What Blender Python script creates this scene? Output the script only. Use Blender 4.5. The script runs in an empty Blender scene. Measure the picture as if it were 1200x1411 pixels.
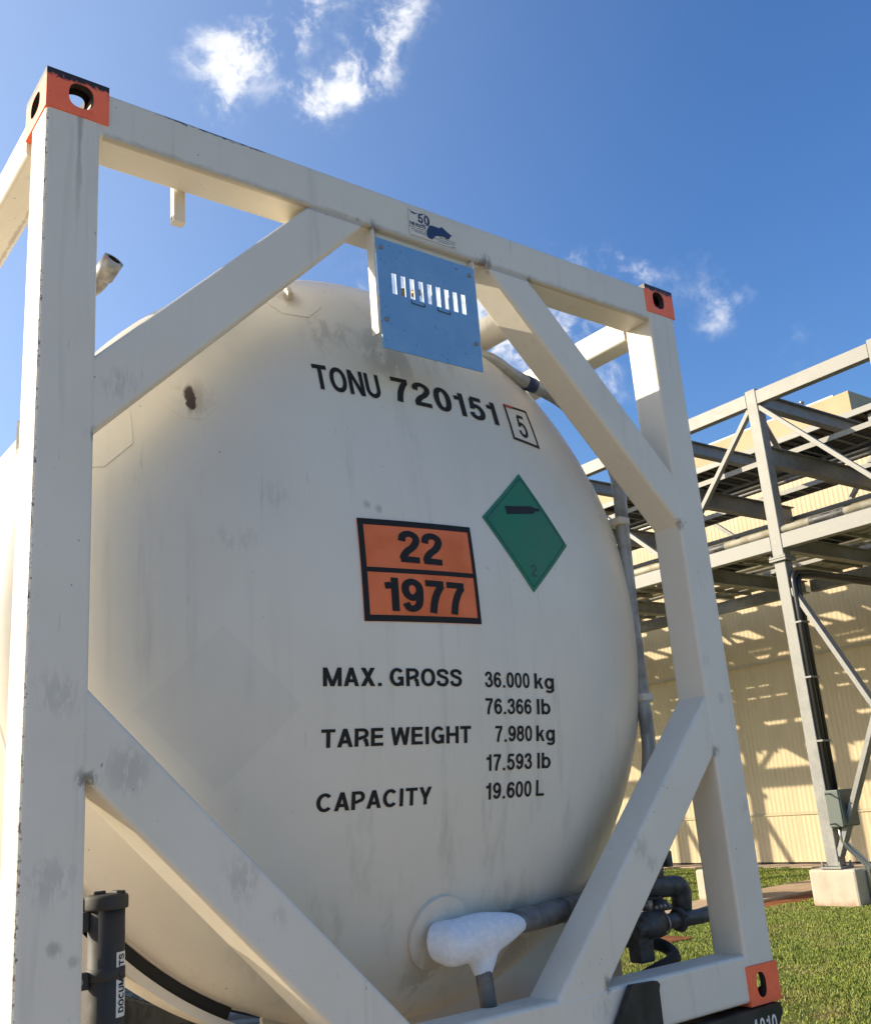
import bpy, bmesh, math, random
import numpy as np
from mathutils import Vector, Matrix
random.seed(7); rng = np.random.default_rng(7)
SC = bpy.context.scene
COL = SC.collection
R = math.radians

# ------------------------------------------------------------------ camera
CAM = Vector((-0.6208, -2.24926, 0.68609))
RIGHT = Vector((0.79653, -0.59988, -0.07539)); DOWN = Vector((0.11149, 0.26830, -0.95686)); FWD = Vector((0.59423, 0.75377, 0.28059))
cd = bpy.data.cameras.new('camera'); cam = bpy.data.objects.new('camera', cd); COL.objects.link(cam)
m = Matrix((RIGHT, -DOWN, -FWD)).transposed().to_4x4(); m.translation = CAM
cam.matrix_world = m
cd.sensor_fit = 'VERTICAL'; cd.sensor_height = 24.0; cd.lens = 24.0 * 1391.0 / 1411.0
cd.clip_start = 0.05; cd.clip_end = 6000
SC.camera = cam

# ------------------------------------------------------------------ sun, sky, exposure
SUN_EL, SUN_AZ = 23.0, 44.0          # azimuth measured from -X towards +Y
TOSUN = Vector((-math.cos(R(SUN_EL))*math.cos(R(SUN_AZ)), math.cos(R(SUN_EL))*math.sin(R(SUN_AZ)), math.sin(R(SUN_EL))))
sl = bpy.data.lights.new('sun', 'SUN'); sl.energy = 4.4; sl.angle = R(0.5); sl.color = (1.0, 0.86, 0.63)
so = bpy.data.objects.new('sun', sl); COL.objects.link(so); so.rotation_euler = TOSUN.to_track_quat('Z', 'Y').to_euler(); so.location = (-20, 8, 20)
SC.view_settings.view_transform = 'Standard'; SC.view_settings.look = 'None'; SC.view_settings.gamma = 1.0
SC.view_settings.exposure = 0.70
SC.view_settings.use_curve_mapping = False

class NT:
    """small helper round a node tree"""
    def __init__(s, nt): s.nt = nt; s.n = nt.nodes; s.l = nt.links
    def new(s, t, **kw):
        x = s.n.new(t)
        for k, v in kw.items(): setattr(x, k, v)
        return x
    def put(s, sock, v):
        if v is None: return
        if isinstance(v, bpy.types.NodeSocket): s.l.new(v, sock)
        elif isinstance(v, (tuple, list)) and len(v) == 3 and sock.type == 'RGBA': sock.default_value = (*v, 1)
        else: sock.default_value = v
    def math(s, op, a, b=None, c=None, clamp=False):
        x = s.new('ShaderNodeMath', operation=op, use_clamp=clamp)
        s.put(x.inputs[0], a); s.put(x.inputs[1], b)
        if c is not None: s.put(x.inputs[2], c)
        return x.outputs[0]
    def vmath(s, op, a, b=None):
        x = s.new('ShaderNodeVectorMath', operation=op); s.put(x.inputs[0], a); s.put(x.inputs[1], b)
        return x.outputs['Value'] if op in ('DOT_PRODUCT', 'DISTANCE', 'LENGTH') else x.outputs['Vector']
    def mix(s, f, a, b, blend='MIX'):
        x = s.new('ShaderNodeMix', data_type='RGBA', blend_type=blend); s.put(x.inputs[0], f); s.put(x.inputs[6], a); s.put(x.inputs[7], b)
        return x.outputs[2]
    def noise(s, vec, scale, detail=4, rough=.55, dist=0.0, col=False):
        x = s.new('ShaderNodeTexNoise'); s.put(x.inputs['Vector'], vec); x.inputs['Scale'].default_value = scale
        x.inputs['Detail'].default_value = detail; x.inputs['Roughness'].default_value = rough; x.inputs['Distortion'].default_value = dist
        return x.outputs['Color' if col else 'Fac']
    def map(s, v, a, b, c=0.0, d=1.0, smooth=True):
        x = s.new('ShaderNodeMapRange'); x.interpolation_type = 'SMOOTHSTEP' if smooth else 'LINEAR'
        s.put(x.inputs[0], v); x.inputs[1].default_value = a; x.inputs[2].default_value = b; x.inputs[3].default_value = c; x.inputs[4].default_value = d
        return x.outputs[0]
    def scale(s, vec, sc):
        x = s.new('ShaderNodeMapping'); s.put(x.inputs['Vector'], vec); x.inputs['Scale'].default_value = sc
        return x.outputs[0]
    def obj(s): return s.new('ShaderNodeTexCoord').outputs['Object']
    def pos(s): return s.new('ShaderNodeNewGeometry').outputs['Position']
    def island(s): return s.new('ShaderNodeNewGeometry').outputs['Random Per Island']
    def rnd(s): return s.new('ShaderNodeObjectInfo').outputs['Random']
    def xyz(s, v):
        x = s.new('ShaderNodeSeparateXYZ'); s.put(x.inputs[0], v); return x.outputs
    def bump(s, h, strength=.3, dist=.01):
        x = s.new('ShaderNodeBump'); s.put(x.inputs['Height'], h); x.inputs['Strength'].default_value = strength; x.inputs['Distance'].default_value = dist
        return x.outputs[0]

# ---- world: physical sky with scattered clouds
W = bpy.data.worlds.new('World'); SC.world = W; W.use_nodes = True
w = NT(W.node_tree); bg = W.node_tree.nodes['Background']
sky = w.new('ShaderNodeTexSky'); sky.sky_type = 'NISHITA'; sky.sun_disc = False
sky.sun_elevation = R(SUN_EL); sky.sun_rotation = math.atan2(TOSUN.x, TOSUN.y)
sky.air_density = 1.0; sky.dust_density = 2.0; sky.ozone_density = 3.0; sky.altitude = 0
SKY_STRENGTH = 0.141
AUREOLE = .40
dirv = w.new('ShaderNodeTexCoord').outputs['Generated']
warp = w.noise(dirv, 11, 4, .65, 0, True)
wv = w.vmath('ADD', dirv, w.scale(w.vmath('SUBTRACT', warp, (.5, .5, .5)), (.10, .10, .10)))
# each cloud: azimuth, elevation, half-widths (radians), tilt, strength
clouds = []
def cl_dir(d, a, b, tilt, st):
    clouds.append((Vector(d).normalized(), a, b, tilt, st))
cl_dir((.385, .612, .690), .060, .022, 65, .80)
cl_dir((.367, .640, .675), .055, .022, 60, .85)
cl_dir((.350, .672, .653), .055, .020, 62, .80)
cl_dir((.336, .702, .628), .035, .014, 70, .55)
cl_dir((.318, .690, .650), .030, .016, 50, .45)
cl_dir((.420, .590, .690), .040, .012, 10, .45)
cl_dir((.463, .588, .664), .045, .018, 70, .55)
cl_dir((.448, .612, .652), .045, .022, 55, .75)
cl_dir((.432, .634, .641), .050, .018, 25, .95)
cl_dir((.412, .658, .631), .030, .012, 25, .55)
cl_dir((.671, .566, .4786), .050, .012, -20, .75)
cl_dir((.700, .545, .462), .030, .014, 0, .5)
cl_dir((.7445, .4925, .4508), .022, .024, 40, .45)
cl_dir((.752, .499, .431), .014, .018, 80, .45)
cl_dir((.8027, .4607, .3786), .022, .018, 20, .30)
cl_dir((.6975, .5956, .3985), .050, .036, 10, .42)
cl_dir((.620, .655, .430), .075, .042, -10, 1.15)
cl_dir((.560, .683, .467), .080, .028, -20, 1.1)
for i in range(6):
    az = random.uniform(0, 2*math.pi); el = R(random.uniform(8, 62))
    d = Vector((math.cos(el)*math.cos(az), math.cos(el)*math.sin(az), math.sin(el)))
    if d.dot(FWD) > .80: continue
    cl_dir(d, random.uniform(.08, .2), random.uniform(.03, .08), random.uniform(-25, 25), random.uniform(.6, 1.0))
tot = None
for d, a, b, tilt, st in clouds:
    h = Vector((0, 0, 1)).cross(d).normalized(); v = d.cross(h)
    t = R(tilt); u1 = -h*math.cos(t) + v*math.sin(t); u2 = h*math.sin(t) + v*math.cos(t)
    du = w.vmath('DOT_PRODUCT', wv, tuple(u1/a)); dv = w.vmath('DOT_PRODUCT', wv, tuple(u2/b))
    q = w.math('ADD', w.math('MULTIPLY', du, du), w.math('MULTIPLY', dv, dv))
    g = w.math('MULTIPLY', w.math('POWER', 2.71828, w.math('MULTIPLY', q, -.9)), st)
    g = w.math('MULTIPLY', g, w.math('GREATER_THAN', w.vmath('DOT_PRODUCT', dirv, tuple(d)), 0))
    tot = g if tot is None else w.math('ADD', tot, g)
puff = w.noise(dirv, 17, 6, .62, .35)
puff = w.math('ADD', puff, w.math('MULTIPLY', w.math('SUBTRACT', w.noise(wv, 48, 4, .65), .5), .35))
dens = w.math('MULTIPLY', w.math('MINIMUM', tot, 1.25), w.map(puff, .34, .74, .04, 1.35))
dens = w.map(dens, .05, 1.25, 0, 1)
shade = w.map(w.noise(wv, 11, 3, .6), .3, .7, .78, 1.0)
ccol = w.mix(shade, (3.6, 4.0, 4.7), (5.0, 5.0, 5.05))
hs = w.new('ShaderNodeHueSaturation'); hs.inputs['Saturation'].default_value = 1.24; hs.inputs['Hue'].default_value = .508; w.l.new(sky.outputs[0], hs.inputs['Color'])
# thin hazy brightening of the air towards the sun
aur = w.math('POWER', w.math('MAXIMUM', w.vmath('DOT_PRODUCT', dirv, tuple(TOSUN)), 0), 1.6)
air = w.mix(w.math('MULTIPLY', aur, AUREOLE), hs.outputs[0], (5.2, 6.2, 7.2))
col = w.mix(w.math('MULTIPLY', dens, .9), air, ccol)
w.l.new(col, bg.inputs[0]); bg.inputs[1].default_value = SKY_STRENGTH
W.cycles.sampling_method = 'MANUAL'; W.cycles.sample_map_resolution = 512

# ------------------------------------------------------------------ mesh builder
ROOTLOC = {}
class MB:
    def __init__(s): s.v = []; s.f = []; s.sm = []
    def add(s, vs, fs, smooth=False):
        o = len(s.v); s.v += [tuple(p) for p in vs]; s.f += [tuple(i+o for i in f) for f in fs]; s.sm += [smooth]*len(fs); return s
    def box(s, a, b):
        (x0, y0, z0), (x1, y1, z1) = a, b
        return s.add([(x0,y0,z0),(x1,y0,z0),(x1,y1,z0),(x0,y1,z0),(x0,y0,z1),(x1,y0,z1),(x1,y1,z1),(x0,y1,z1)],
                     [(0,3,2,1),(4,5,6,7),(0,1,5,4),(1,2,6,5),(2,3,7,6),(3,0,4,7)])
    def bbox(s, a, b, r=.008):
        """box with chamfered edges (rounded-rect section in two axes via bmesh bevel)"""
        bm = bmesh.new(); bmesh.ops.create_cube(bm, size=1)
        for q in bm.verts: q.co = Vector([(a[i]+b[i])/2 + q.co[i]*(b[i]-a[i]) for i in range(3)])
        bmesh.ops.bevel(bm, geom=bm.edges[:], offset=r, segments=2, profile=.5, affect='EDGES')
        bm.verts.index_update(); s.add([q.co[:] for q in bm.verts], [[q.index for q in f.verts] for f in bm.faces]); bm.free(); return s
    def prism(s, pts, n, depth):
        """polygon pts (3D, planar) extruded by n*depth"""
        k = len(pts); n = Vector(n)*depth
        vs = [Vector(p) for p in pts] + [Vector(p)+n for p in pts]
        fs = [tuple(range(k))[::-1], tuple(range(k, 2*k))] + [(i, (i+1) % k, k+(i+1) % k, k+i) for i in range(k)]
        return s.add(vs, fs)
    def beam(s, p0, p1, up, wd, ht, r=.012, pl0=None, pl1=None, seg=3):
        """rounded rectangular tube from p0 to p1; wd across, ht along up; ends cut by planes (point, normal)"""
        p0, p1 = Vector(p0), Vector(p1); a = (p1-p0).normalized(); up = Vector(up); up = (up-a*up.dot(a)).normalized(); sd = a.cross(up)
        prof = []
        r = min(r, wd*.45, ht*.45)
        for cx, cy, a0 in ((1, 1, 0), (-1, 1, 90), (-1, -1, 180), (1, -1, 270)):
            for k in range(seg+1):
                t = R(a0+90*k/seg); prof.append((cx*(wd/2-r)+r*math.cos(t), cy*(ht/2-r)+r*math.sin(t)))
        def end(p, pl):
            out = []
            for x, y in prof:
                q = p+sd*x+up*y
                if pl:
                    pp, n = Vector(pl[0]), Vector(pl[1]); q = q + a*((pp-q).dot(n)/a.dot(n))
                out.append(q)
            return out
        k = len(prof); vs = end(p0, pl0)+end(p1, pl1)
        fs = [tuple(range(k))[::-1], tuple(range(k, 2*k))] + [(i, (i+1) % k, k+(i+1) % k, k+i) for i in range(k)]
        return s.add(vs, fs)
    def bar(s, p0, p1, wd, ht, up=(0, 0, 1), r=.004):
        return s.beam(p0, p1, up, wd, ht, r, seg=1)
    def tube(s, path, rad, seg=14, cap=True, inner=None):
        P = [Vector(p) for p in path]; rs = rad if isinstance(rad, (list, tuple)) else [rad]*len(P)
        t0 = (P[1]-P[0]).normalized(); n = t0.orthogonal().normalized(); rings = []; prev = t0
        for i, p in enumerate(P):
            if i == 0: t = t0
            elif i == len(P)-1: t = (P[i]-P[i-1]).normalized()
            else: t = ((P[i+1]-P[i]).normalized()+(P[i]-P[i-1]).normalized()).normalized()
            n = (prev.rotation_difference(t) @ n); n = (n-t*n.dot(t)).normalized(); b = t.cross(n); prev = t
            rings.append([p+(n*math.cos(2*math.pi*k/seg)+b*math.sin(2*math.pi*k/seg))*rs[i] for k in range(seg)])
        vs = [q for rg in rings for q in rg]; fs = []
        for i in range(len(rings)-1):
            for k in range(seg): fs.append((i*seg+k, i*seg+(k+1) % seg, (i+1)*seg+(k+1) % seg, (i+1)*seg+k))
        s.add(vs, fs, True)
        if cap: s.add(rings[0], [tuple(range(seg))[::-1]]); s.add(rings[-1], [tuple(range(seg))])
        return s
    def lathe(s, prof, origin, axis=(0, 0, 1), seg=24, smooth=True):
        """prof: (radius, height) list around axis"""
        ax = Vector(axis).normalized(); u = ax.orthogonal().normalized(); v = ax.cross(u); o = Vector(origin)
        vs = [o+ax*h+(u*math.cos(2*math.pi*k/seg)+v*math.sin(2*math.pi*k/seg))*rr for rr, h in prof for k in range(seg)]
        fs = [(i*seg+k, i*seg+(k+1) % seg, (i+1)*seg+(k+1) % seg, (i+1)*seg+k) for i in range(len(prof)-1) for k in range(seg)]
        return s.add(vs, fs, smooth)
    def mesh(s, name, mat, off=(0, 0, 0)):
        me = bpy.data.meshes.new(name); o = Vector(off)
        me.from_pydata([tuple(Vector(p)-o) for p in s.v], [], s.f); me.materials.append(mat)
        me.polygons.foreach_set('use_smooth', s.sm); me.update()
        bm = bmesh.new(); bm.from_mesh(me); bmesh.ops.remove_doubles(bm, verts=bm.verts, dist=1e-5)
        bmesh.ops.recalc_face_normals(bm, faces=bm.faces); bm.to_mesh(me); bm.free()
        return me
    def build(s, name, mat, parent=None, loc=None):
        off = rootloc(parent) if parent else (loc or (0, 0, 0))
        o = bpy.data.objects.new(name, s.mesh(name, mat, off)); COL.objects.link(o)
        if parent: o.parent = parent
        else: o.location = off
        return o
def rootloc(o):
    while o.parent: o = o.parent
    return o.location.copy()
def thing(name, loc, label, cat, group=None):
    o = bpy.data.objects.new(name, None); COL.objects.link(o); o.location = loc; o.empty_display_size = .2
    return tag(o, label, cat, group)
def tag(o, label, cat, group=None):
    o['label'] = label; o['category'] = cat
    if group: o['group'] = group
    return o
def kind(o, k): o['kind'] = k; return o
def piece(me, name, parent, loc, rz=0):
    o = bpy.data.objects.new(name, me); COL.objects.link(o); o.parent = parent; o.location = loc
    if rz: o.rotation_euler.z = rz
    return o
def dup(root, loc, label, group):
    r = root.copy(); COL.objects.link(r); r.location = loc; r['label'] = label; r['group'] = group
    for ch in list(root.children):
        c = ch.copy(); COL.objects.link(c); c.parent = r
        for g in ch.children:
            d = g.copy(); COL.objects.link(d); d.parent = c
    return r
def bend(pts, rad, n=6):
    """round the corners of a polyline"""
    P = [Vector(p) for p in pts]; out = [P[0]]
    for i in range(1, len(P)-1):
        a = (P[i-1]-P[i]); b = (P[i+1]-P[i]); ra = min(rad, a.length*.45, b.length*.45)
        A = P[i]+a.normalized()*ra; B = P[i]+b.normalized()*ra
        for k in range(n+1):
            t = k/n; out.append(A*(1-t)**2+P[i]*2*t*(1-t)+B*t*t)
    out.append(P[-1]); return out
def spline(P, n=5):
    P = [Vector(p) for p in P]; out = []
    Q = [P[0]*2-P[1]]+P+[P[-1]*2-P[-2]]
    for i in range(1, len(Q)-2):
        for k in range(n):
            t = k/n; a, b, c, d = Q[i-1:i+3]
            out.append(.5*((2*b)+(c-a)*t+(2*a-5*b+4*c-d)*t*t+(3*b-a-3*c+d)*t**3))
    out.append(P[-1]); return out

# ------------------------------------------------------------------ materials
def material(name, base=(.5, .5, .5), rough=.5, metal=0.0, spec=.5, fn=None):
    mt = bpy.data.materials.new(name); mt.use_nodes = True; b = mt.node_tree.nodes['Principled BSDF']
    b.inputs['Base Color'].default_value = (*base, 1); b.inputs['Roughness'].default_value = rough; b.inputs['Metallic'].default_value = metal
    b.inputs['Specular IOR Level'].default_value = spec
    if fn: fn(NT(mt.node_tree), b)
    return mt
def speckled(c1, c2, scale, lo=.4, hi=.65, rough=(.45, .65), bump=0, bscale=60, stretch=(1, 1, 1)):
    def f(n, b):
        p = n.scale(n.obj(), stretch); k = n.map(n.noise(p, scale, 6, .6), lo, hi)
        n.put(b.inputs['Base Color'], n.mix(k, c1, c2)); n.put(b.inputs['Roughness'], n.map(k, 0, 1, rough[0], rough[1]))
        if bump: n.put(b.inputs['Normal'], n.bump(n.noise(p, bscale, 5), bump, .004))
    return f
WHITE = (.70, .66, .57); DIRT = (.20, .17, .13); GREY = (.30, .30, .28); RUST = (.06, .035, .022)
def smudges(n, base, lst, tint, amt, nscale=16):
    mp = n.new('ShaderNodeMapping'); n.put(mp.inputs['Vector'], n.pos()); mp.inputs['Rotation'].default_value = (0, R(38), 0); mp.inputs['Scale'].default_value = (1, 1, .30)
    nz = n.noise(mp.outputs[0], nscale, 6, .72, .6)
    acc = None
    for (x, y, z, r, st) in lst:
        dd = n.vmath('DISTANCE', n.pos(), (x, y, z))
        mk = n.map(n.math('DIVIDE', dd, r), 1.15, .2, 0, st)
        acc = mk if acc is None else n.math('MAXIMUM', acc, mk)
    patch = n.map(n.math('ADD', nz, n.math('MULTIPLY', acc, .12)), .50, .62)
    return n.mix(n.math('MULTIPLY', n.math('MULTIPLY', acc, patch), amt), base, tint)
def frame_fn(n, b):
    p = n.obj(); big = n.map(n.noise(p, 2.2, 5, .6), .38, .72); fine = n.noise(p, 34, 6, .65)
    c = n.mix(n.math('MULTIPLY', big, .22), WHITE, (.53, .475, .365))
    streak = n.map(n.noise(n.scale(p, (26, 26, 1.6)), 1, 5, .6), .56, .74)
    c = n.mix(n.math('MULTIPLY', streak, .16), c, GREY)
    c = smudges(n, c, [(.075, 0, .985, .07, .8), (.07, 0, .60, .07, .9), (.235, 0, .82, .075, 1), (.50, 0, .56, .07, .9), (.08, 0, .47, .022, 1.6),
                       (.12, 0, .44, .018, 1.3), (.20, 0, 1.75, .06, .8), (.33, 0, .89, .05, .6), (1.86, 0, .52, .05, 1), (1.90, 0, .47, .04, 1),
                       (2.36, 0, .98, .03, .9), (2.40, 0, .60, .05, .7), (2.31, 0, 1.11, .03, .7), (1.38, .05, .16, .08, .6), (1.62, 0, .11, .05, .8), (.60, 0, .47, .04, .6)], (.20, .195, .18), .30, 55)
    x = n.xyz(n.pos()); front = n.math('LESS_THAN', x[1], .02)
    # rust run below the left casting, grime along the lower edge of the top rail and inside corners
    run = n.map(n.math('ADD', n.math('ABSOLUTE', n.math('SUBTRACT', x[0], .088)), n.math('MULTIPLY', n.math('SUBTRACT', n.noise(n.scale(n.pos(), (1, 1, .4)), 30, 4), .5), .02)), .009, .001)
    c = n.mix(n.math('MULTIPLY', n.math('MULTIPLY', run, n.map(x[2], 2.05, 2.47)), .5), c, (.19, .15, .11))
    gr = n.math('MULTIPLY', n.math('MULTIPLY', n.math('GREATER_THAN', x[0], .15), n.math('LESS_THAN', x[0], 2.28)), n.map(n.math('ADD', x[2], n.math('MULTIPLY', n.math('SUBTRACT', n.noise(n.scale(n.pos(), (.5, .5, 1)), 45, 5, .7), .5), .03)), 2.458, 2.437))
    gr = n.math('MULTIPLY', gr, n.math('GREATER_THAN', x[2], 2.425))
    c = n.mix(n.math('MULTIPLY', n.math('MULTIPLY', gr, front), .45), c, (.22, .18, .125))
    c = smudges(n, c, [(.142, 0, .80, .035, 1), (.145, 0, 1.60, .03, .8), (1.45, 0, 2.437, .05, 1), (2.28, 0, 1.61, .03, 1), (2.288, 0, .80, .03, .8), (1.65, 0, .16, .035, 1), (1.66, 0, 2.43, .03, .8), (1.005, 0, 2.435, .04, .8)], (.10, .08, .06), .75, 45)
    scr = n.math('MULTIPLY', n.map(n.noise(n.scale(n.pos(), (140, 140, 7)), 1, 3, .5), .70, .73), n.map(n.noise(p, 4.5, 2), .56, .66))
    c = n.mix(n.math('MULTIPLY', scr, .5), c, (.25, .24, .22))
    # chipped paint along the outer front edge of the left post and along the top rail's upper edge
    nz = n.noise(n.pos(), 75, 5, .7); nlow = n.noise(n.pos(), 7, 3, .6)
    e1 = n.math('SQRT', n.math('ADD', n.math('POWER', x[0], 2.0), n.math('POWER', x[1], 2.0)))
    k1 = n.math('MULTIPLY', n.map(n.math('ADD', e1, n.math('MULTIPLY', n.math('SUBTRACT', nz, .5), .030)), .0095, .006), n.map(nlow, .36, .55))
    e2 = n.math('ABSOLUTE', n.math('SUBTRACT', x[2], 2.577)); inx = n.math('MULTIPLY', n.map(x[0], .28, .34), n.map(x[0], .66, .60))
    e2 = n.math('ADD', e2, n.math('MULTIPLY', n.math('SUBTRACT', n.noise(n.scale(n.pos(), (3, 3, 9)), 14, 5, .7), .5), .05))
    k2 = n.math('MULTIPLY', n.map(e2, .014, .006), inx)
    c = n.mix(k1, c, RUST); c = n.mix(n.math('MULTIPLY', k2, .9), c, (.018, .025, .05))
    # scattered pin chips
    pin = n.math('MULTIPLY', n.map(n.noise(p, 62, 2, .5), .745, .775), n.map(nlow, .42, .6)); c = n.mix(n.math('MULTIPLY', pin, .85), c, (.05, .045, .04))
    n.put(b.inputs['Base Color'], c); n.put(b.inputs['Roughness'], n.map(fine, .3, .7, .38, .58))
    n.put(b.inputs['Normal'], n.bump(n.noise(p, 8, 4, .5), .10, .02))
M_FRAME = material('frame_paint', WHITE, .45, 0, .5, frame_fn)
def tank_fn(n, b):
    p = n.obj(); x2 = n.xyz(n.pos())
    c = n.mix(n.math('MULTIPLY', n.map(n.noise(p, 1.7, 5, .6), .35, .7), .30), (.70, .66, .57), (.56, .52, .435))
    st = n.map(n.noise(n.scale(p, (15, 15, .8)), 1, 7, .65), .50, .74)
    stm = n.map(n.noise(p, 1.3, 3), .38, .62)
    c = n.mix(n.math('MULTIPLY', n.math('MULTIPLY', st, stm), .34), c, (.27, .26, .23))
    st2 = n.map(n.noise(n.scale(p, (55, 55, 1.3)), 1, 4, .6), .60, .75)
    c = n.mix(n.math('MULTIPLY', n.math('MULTIPLY', st2, n.map(n.noise(p, 2.1, 3), .48, .68)), .30), c, (.18, .18, .18))
    gd = n.math('ADD', n.math('ABSOLUTE', n.math('SUBTRACT', x2[0], .535)), n.math('ABSOLUTE', n.math('SUBTRACT', x2[2], .975)))
    c = n.mix(n.math('MULTIPLY', n.map(gd, .215, .205), .13), c, (.42, .41, .38))
    # grime below the slotted panel, old patch outline, rust scar on the lug pad, run-off round the frosted outlet
    c = smudges(n, c, [(1.15, .20, 2.10, .16, .9), (1.35, .22, 2.12, .14, .8), (.95, .22, 2.14, .13, .6), (1.0, .3, 2.28, .12, .4)], (.15, .135, .10), .50, 9)
    c = smudges(n, c, [(.478, .205, 1.835, .085, .7), (.84, .26, 2.28, .06, 1), (1.19, .24, .22, .11, .8), (1.52, .25, .28, .2, .8), (2.27, .40, .9, .08, .9), (2.25, .38, 1.35, .05, .8)], (.22, .17, .11), .55, 14)
    c = smudges(n, c, [(.69, .12, 1.55, .06, .6), (.60, .14, 1.42, .05, .6), (.97, .085, 1.55, .018, 1.5), (1.01, .085, 1.54, .018, 1.5), (1.40, .08, 1.39, .014, 1.2), (.55, .15, 1.42, .05, .6),
                       (.45, .18, 1.25, .03, .6)], (.22, .22, .21), .30, 66)
    # elongated bare scar
    d = n.vmath('LENGTH', n.vmath('MULTIPLY', n.vmath('SUBTRACT', n.pos(), (.478, .212, 1.838)), (62, 6, 21)))
    c = n.mix(n.map(n.math('ADD', d, n.math('MULTIPLY', n.noise(n.pos(), 60, 4), 1.1)), 1.65, 1.25), c, (.055, .035, .028))
    pin = n.map(n.noise(p, 48, 2, .5), .77, .80); c = n.mix(n.math('MULTIPLY', pin, .7), c, (.08, .07, .06))
    n.put(b.inputs['Base Color'], c); n.put(b.inputs['Roughness'], n.map(n.noise(p, 5, 4), .3, .7, .33, .5))
    n.put(b.inputs['Normal'], n.bump(n.noise(p, 2.6, 3, .5), .12, .04))
M_TANK = material('tank_paint', WHITE, .42, 0, .5, tank_fn)
def orange_fn(n, b):
    p = n.pos(); x = n.xyz(p); nz = n.noise(p, 70, 6, .7)
    c = n.mix(n.math('MULTIPLY', n.map(n.noise(p, 26, 5), .4, .7), .5), (1.0, .185, .075), (.90, .135, .055))
    top = n.map(n.math('ADD', x[2], n.math('MULTIPLY', n.math('SUBTRACT', n.noise(p, 45, 5, .75), .5), .06)), 2.566, 2.578)
    c = n.mix(top, c, (.025, .022, .022))
    pin = n.map(n.math('ADD', nz, n.math('MULTIPLY', n.math('SUBTRACT', n.noise(p, 14, 3), .5), .35)), .62, .66); c = n.mix(n.math('MULTIPLY', pin, .85), c, (.05, .035, .03))
    n.put(b.inputs['Base Color'], c); b.inputs['Roughness'].default_value = .5
M_ORANGE = material('fluorescent_orange_paint', (.8, .1, .04), .5, 0, .4, orange_fn)
M_BLACK = material('black_lettering', (.015, .015, .015), .65, 0, .25)
M_DARKMETAL = material('casting_inside', (.03, .028, .027), .7)
M_PLACARD = material('placard_orange', (.60, .15, .05), .42, 0, .4, speckled((.80, .175, .045), (.70, .15, .042), 7))
M_GREEN = material('label_green', (.015, .16, .085), .4, 0, .4, speckled((.012, .15, .075), (.02, .19, .11), 5))
M_GREENINK = material('label_green_ink', (.006, .045, .03), .4)
M_SYMBOL = material('dark_symbol_ink', (.014, .018, .024), .6, 0, .25)
M_NAVY = material('navy_sticker', (.018, .035, .10), .45)
M_STICKER = material('sticker_white', (.66, .66, .64), .45)
M_RED = material('red_mark', (.45, .04, .03), .5)
def panel_fn(n, b):
    p = n.pos(); c = n.mix(n.map(n.noise(p, 9, 6, .6), .4, .65), (.150, .33, .59), (.18, .36, .60))
    c = n.mix(n.math('MULTIPLY', n.map(n.noise(p, 95, 1, .5), .735, .76), .85), c, (.05, .06, .08))
    st = n.map(n.noise(n.scale(p, (60, 60, 3)), 1, 4), .58, .74); c = n.mix(n.math('MULTIPLY', st, .12), c, (.30, .40, .50))
    n.put(b.inputs['Base Color'], c); b.inputs['Roughness'].default_value = .45
M_BLUE = material('blue_panel_paint', (.095, .235, .50), .42, 0, .5, panel_fn)
M_STEEL = material('stainless_steel', (.36, .35, .33), .38, .75, .5, speckled((.40, .39, .37), (.26, .25, .23), 14))
M_DULLSTEEL = material('dull_pipe_steel', (.30, .30, .30), .45, .3, .5, speckled((.40, .40, .39), (.27, .265, .25), 11, bump=.1))
M_OUTLET = material('weathered_outlet_pipe', (.13, .13, .125), .5, .3, .5, speckled((.19, .185, .175), (.115, .11, .10), 13, bump=.15))
M_DARKPIPE = material('shade_dark_pipe', (.05, .052, .055), .6, .1, .5, speckled((.085, .088, .09), (.05, .05, .05), 20, bump=.15))  # pipework colour darkened to carry the shade of the tank
M_RUBBER = material('black_rubber', (.018, .018, .018), .75)
M_PLASTIC = material('black_plastic', (.022, .023, .025), .5, 0, .5, speckled((.024, .025, .026), (.034, .034, .034), 18, rough=(.62, .75)))
M_CHASSIS = material('black_chassis_paint', (.018, .018, .018), .6, 0, .4, speckled((.015, .015, .014), (.04, .036, .03), 9))
M_BRASS = material('brass', (.36, .20, .07), .35, .8)
def frost_fn(n, b):
    p = n.obj(); n.put(b.inputs['Base Color'], n.mix(n.map(n.noise(p, 60, 6, .7), .35, .65), (.84, .86, .90), (.74, .77, .82)))
    b.inputs['Roughness'].default_value = .85; b.inputs['Subsurface Weight'].default_value = .25; b.inputs['Subsurface Radius'].default_value = (.02, .025, .03)
    n.put(b.inputs['Normal'], n.bump(n.math('ADD', n.noise(p, 45, 6, .75), n.math('MULTIPLY', n.noise(p, 160, 4, .7), .4)), .7, .008))
M_FROST = material('frost', (.8, .83, .88), .85, 0, .3, frost_fn)
def galv_fn(n, b):
    p = n.pos(); v = n.new('ShaderNodeTexVoronoi'); n.put(v.inputs['Vector'], p); v.inputs['Scale'].default_value = 16
    k = n.math('ADD', n.math('MULTIPLY', n.xyz(v.outputs['Color'])[0], .15), n.math('MULTIPLY', n.noise(p, 4, 6, .65), .9))
    c = n.mix(n.map(k, .25, .9), (.19, .195, .19), (.33, .325, .31))
    c = n.mix(n.math('MULTIPLY', n.map(n.noise(p, 7, 6, .7), .60, .72), .6), c, (.36, .31, .23))
    n.put(b.inputs['Base Color'], c); n.put(b.inputs['Roughness'], n.map(k, .3, .9, .5, .7)); b.inputs['Metallic'].default_value = .15
M_GALV = material('galvanised_steel', (.35, .35, .33), .55, .3, .5, galv_fn)
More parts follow.
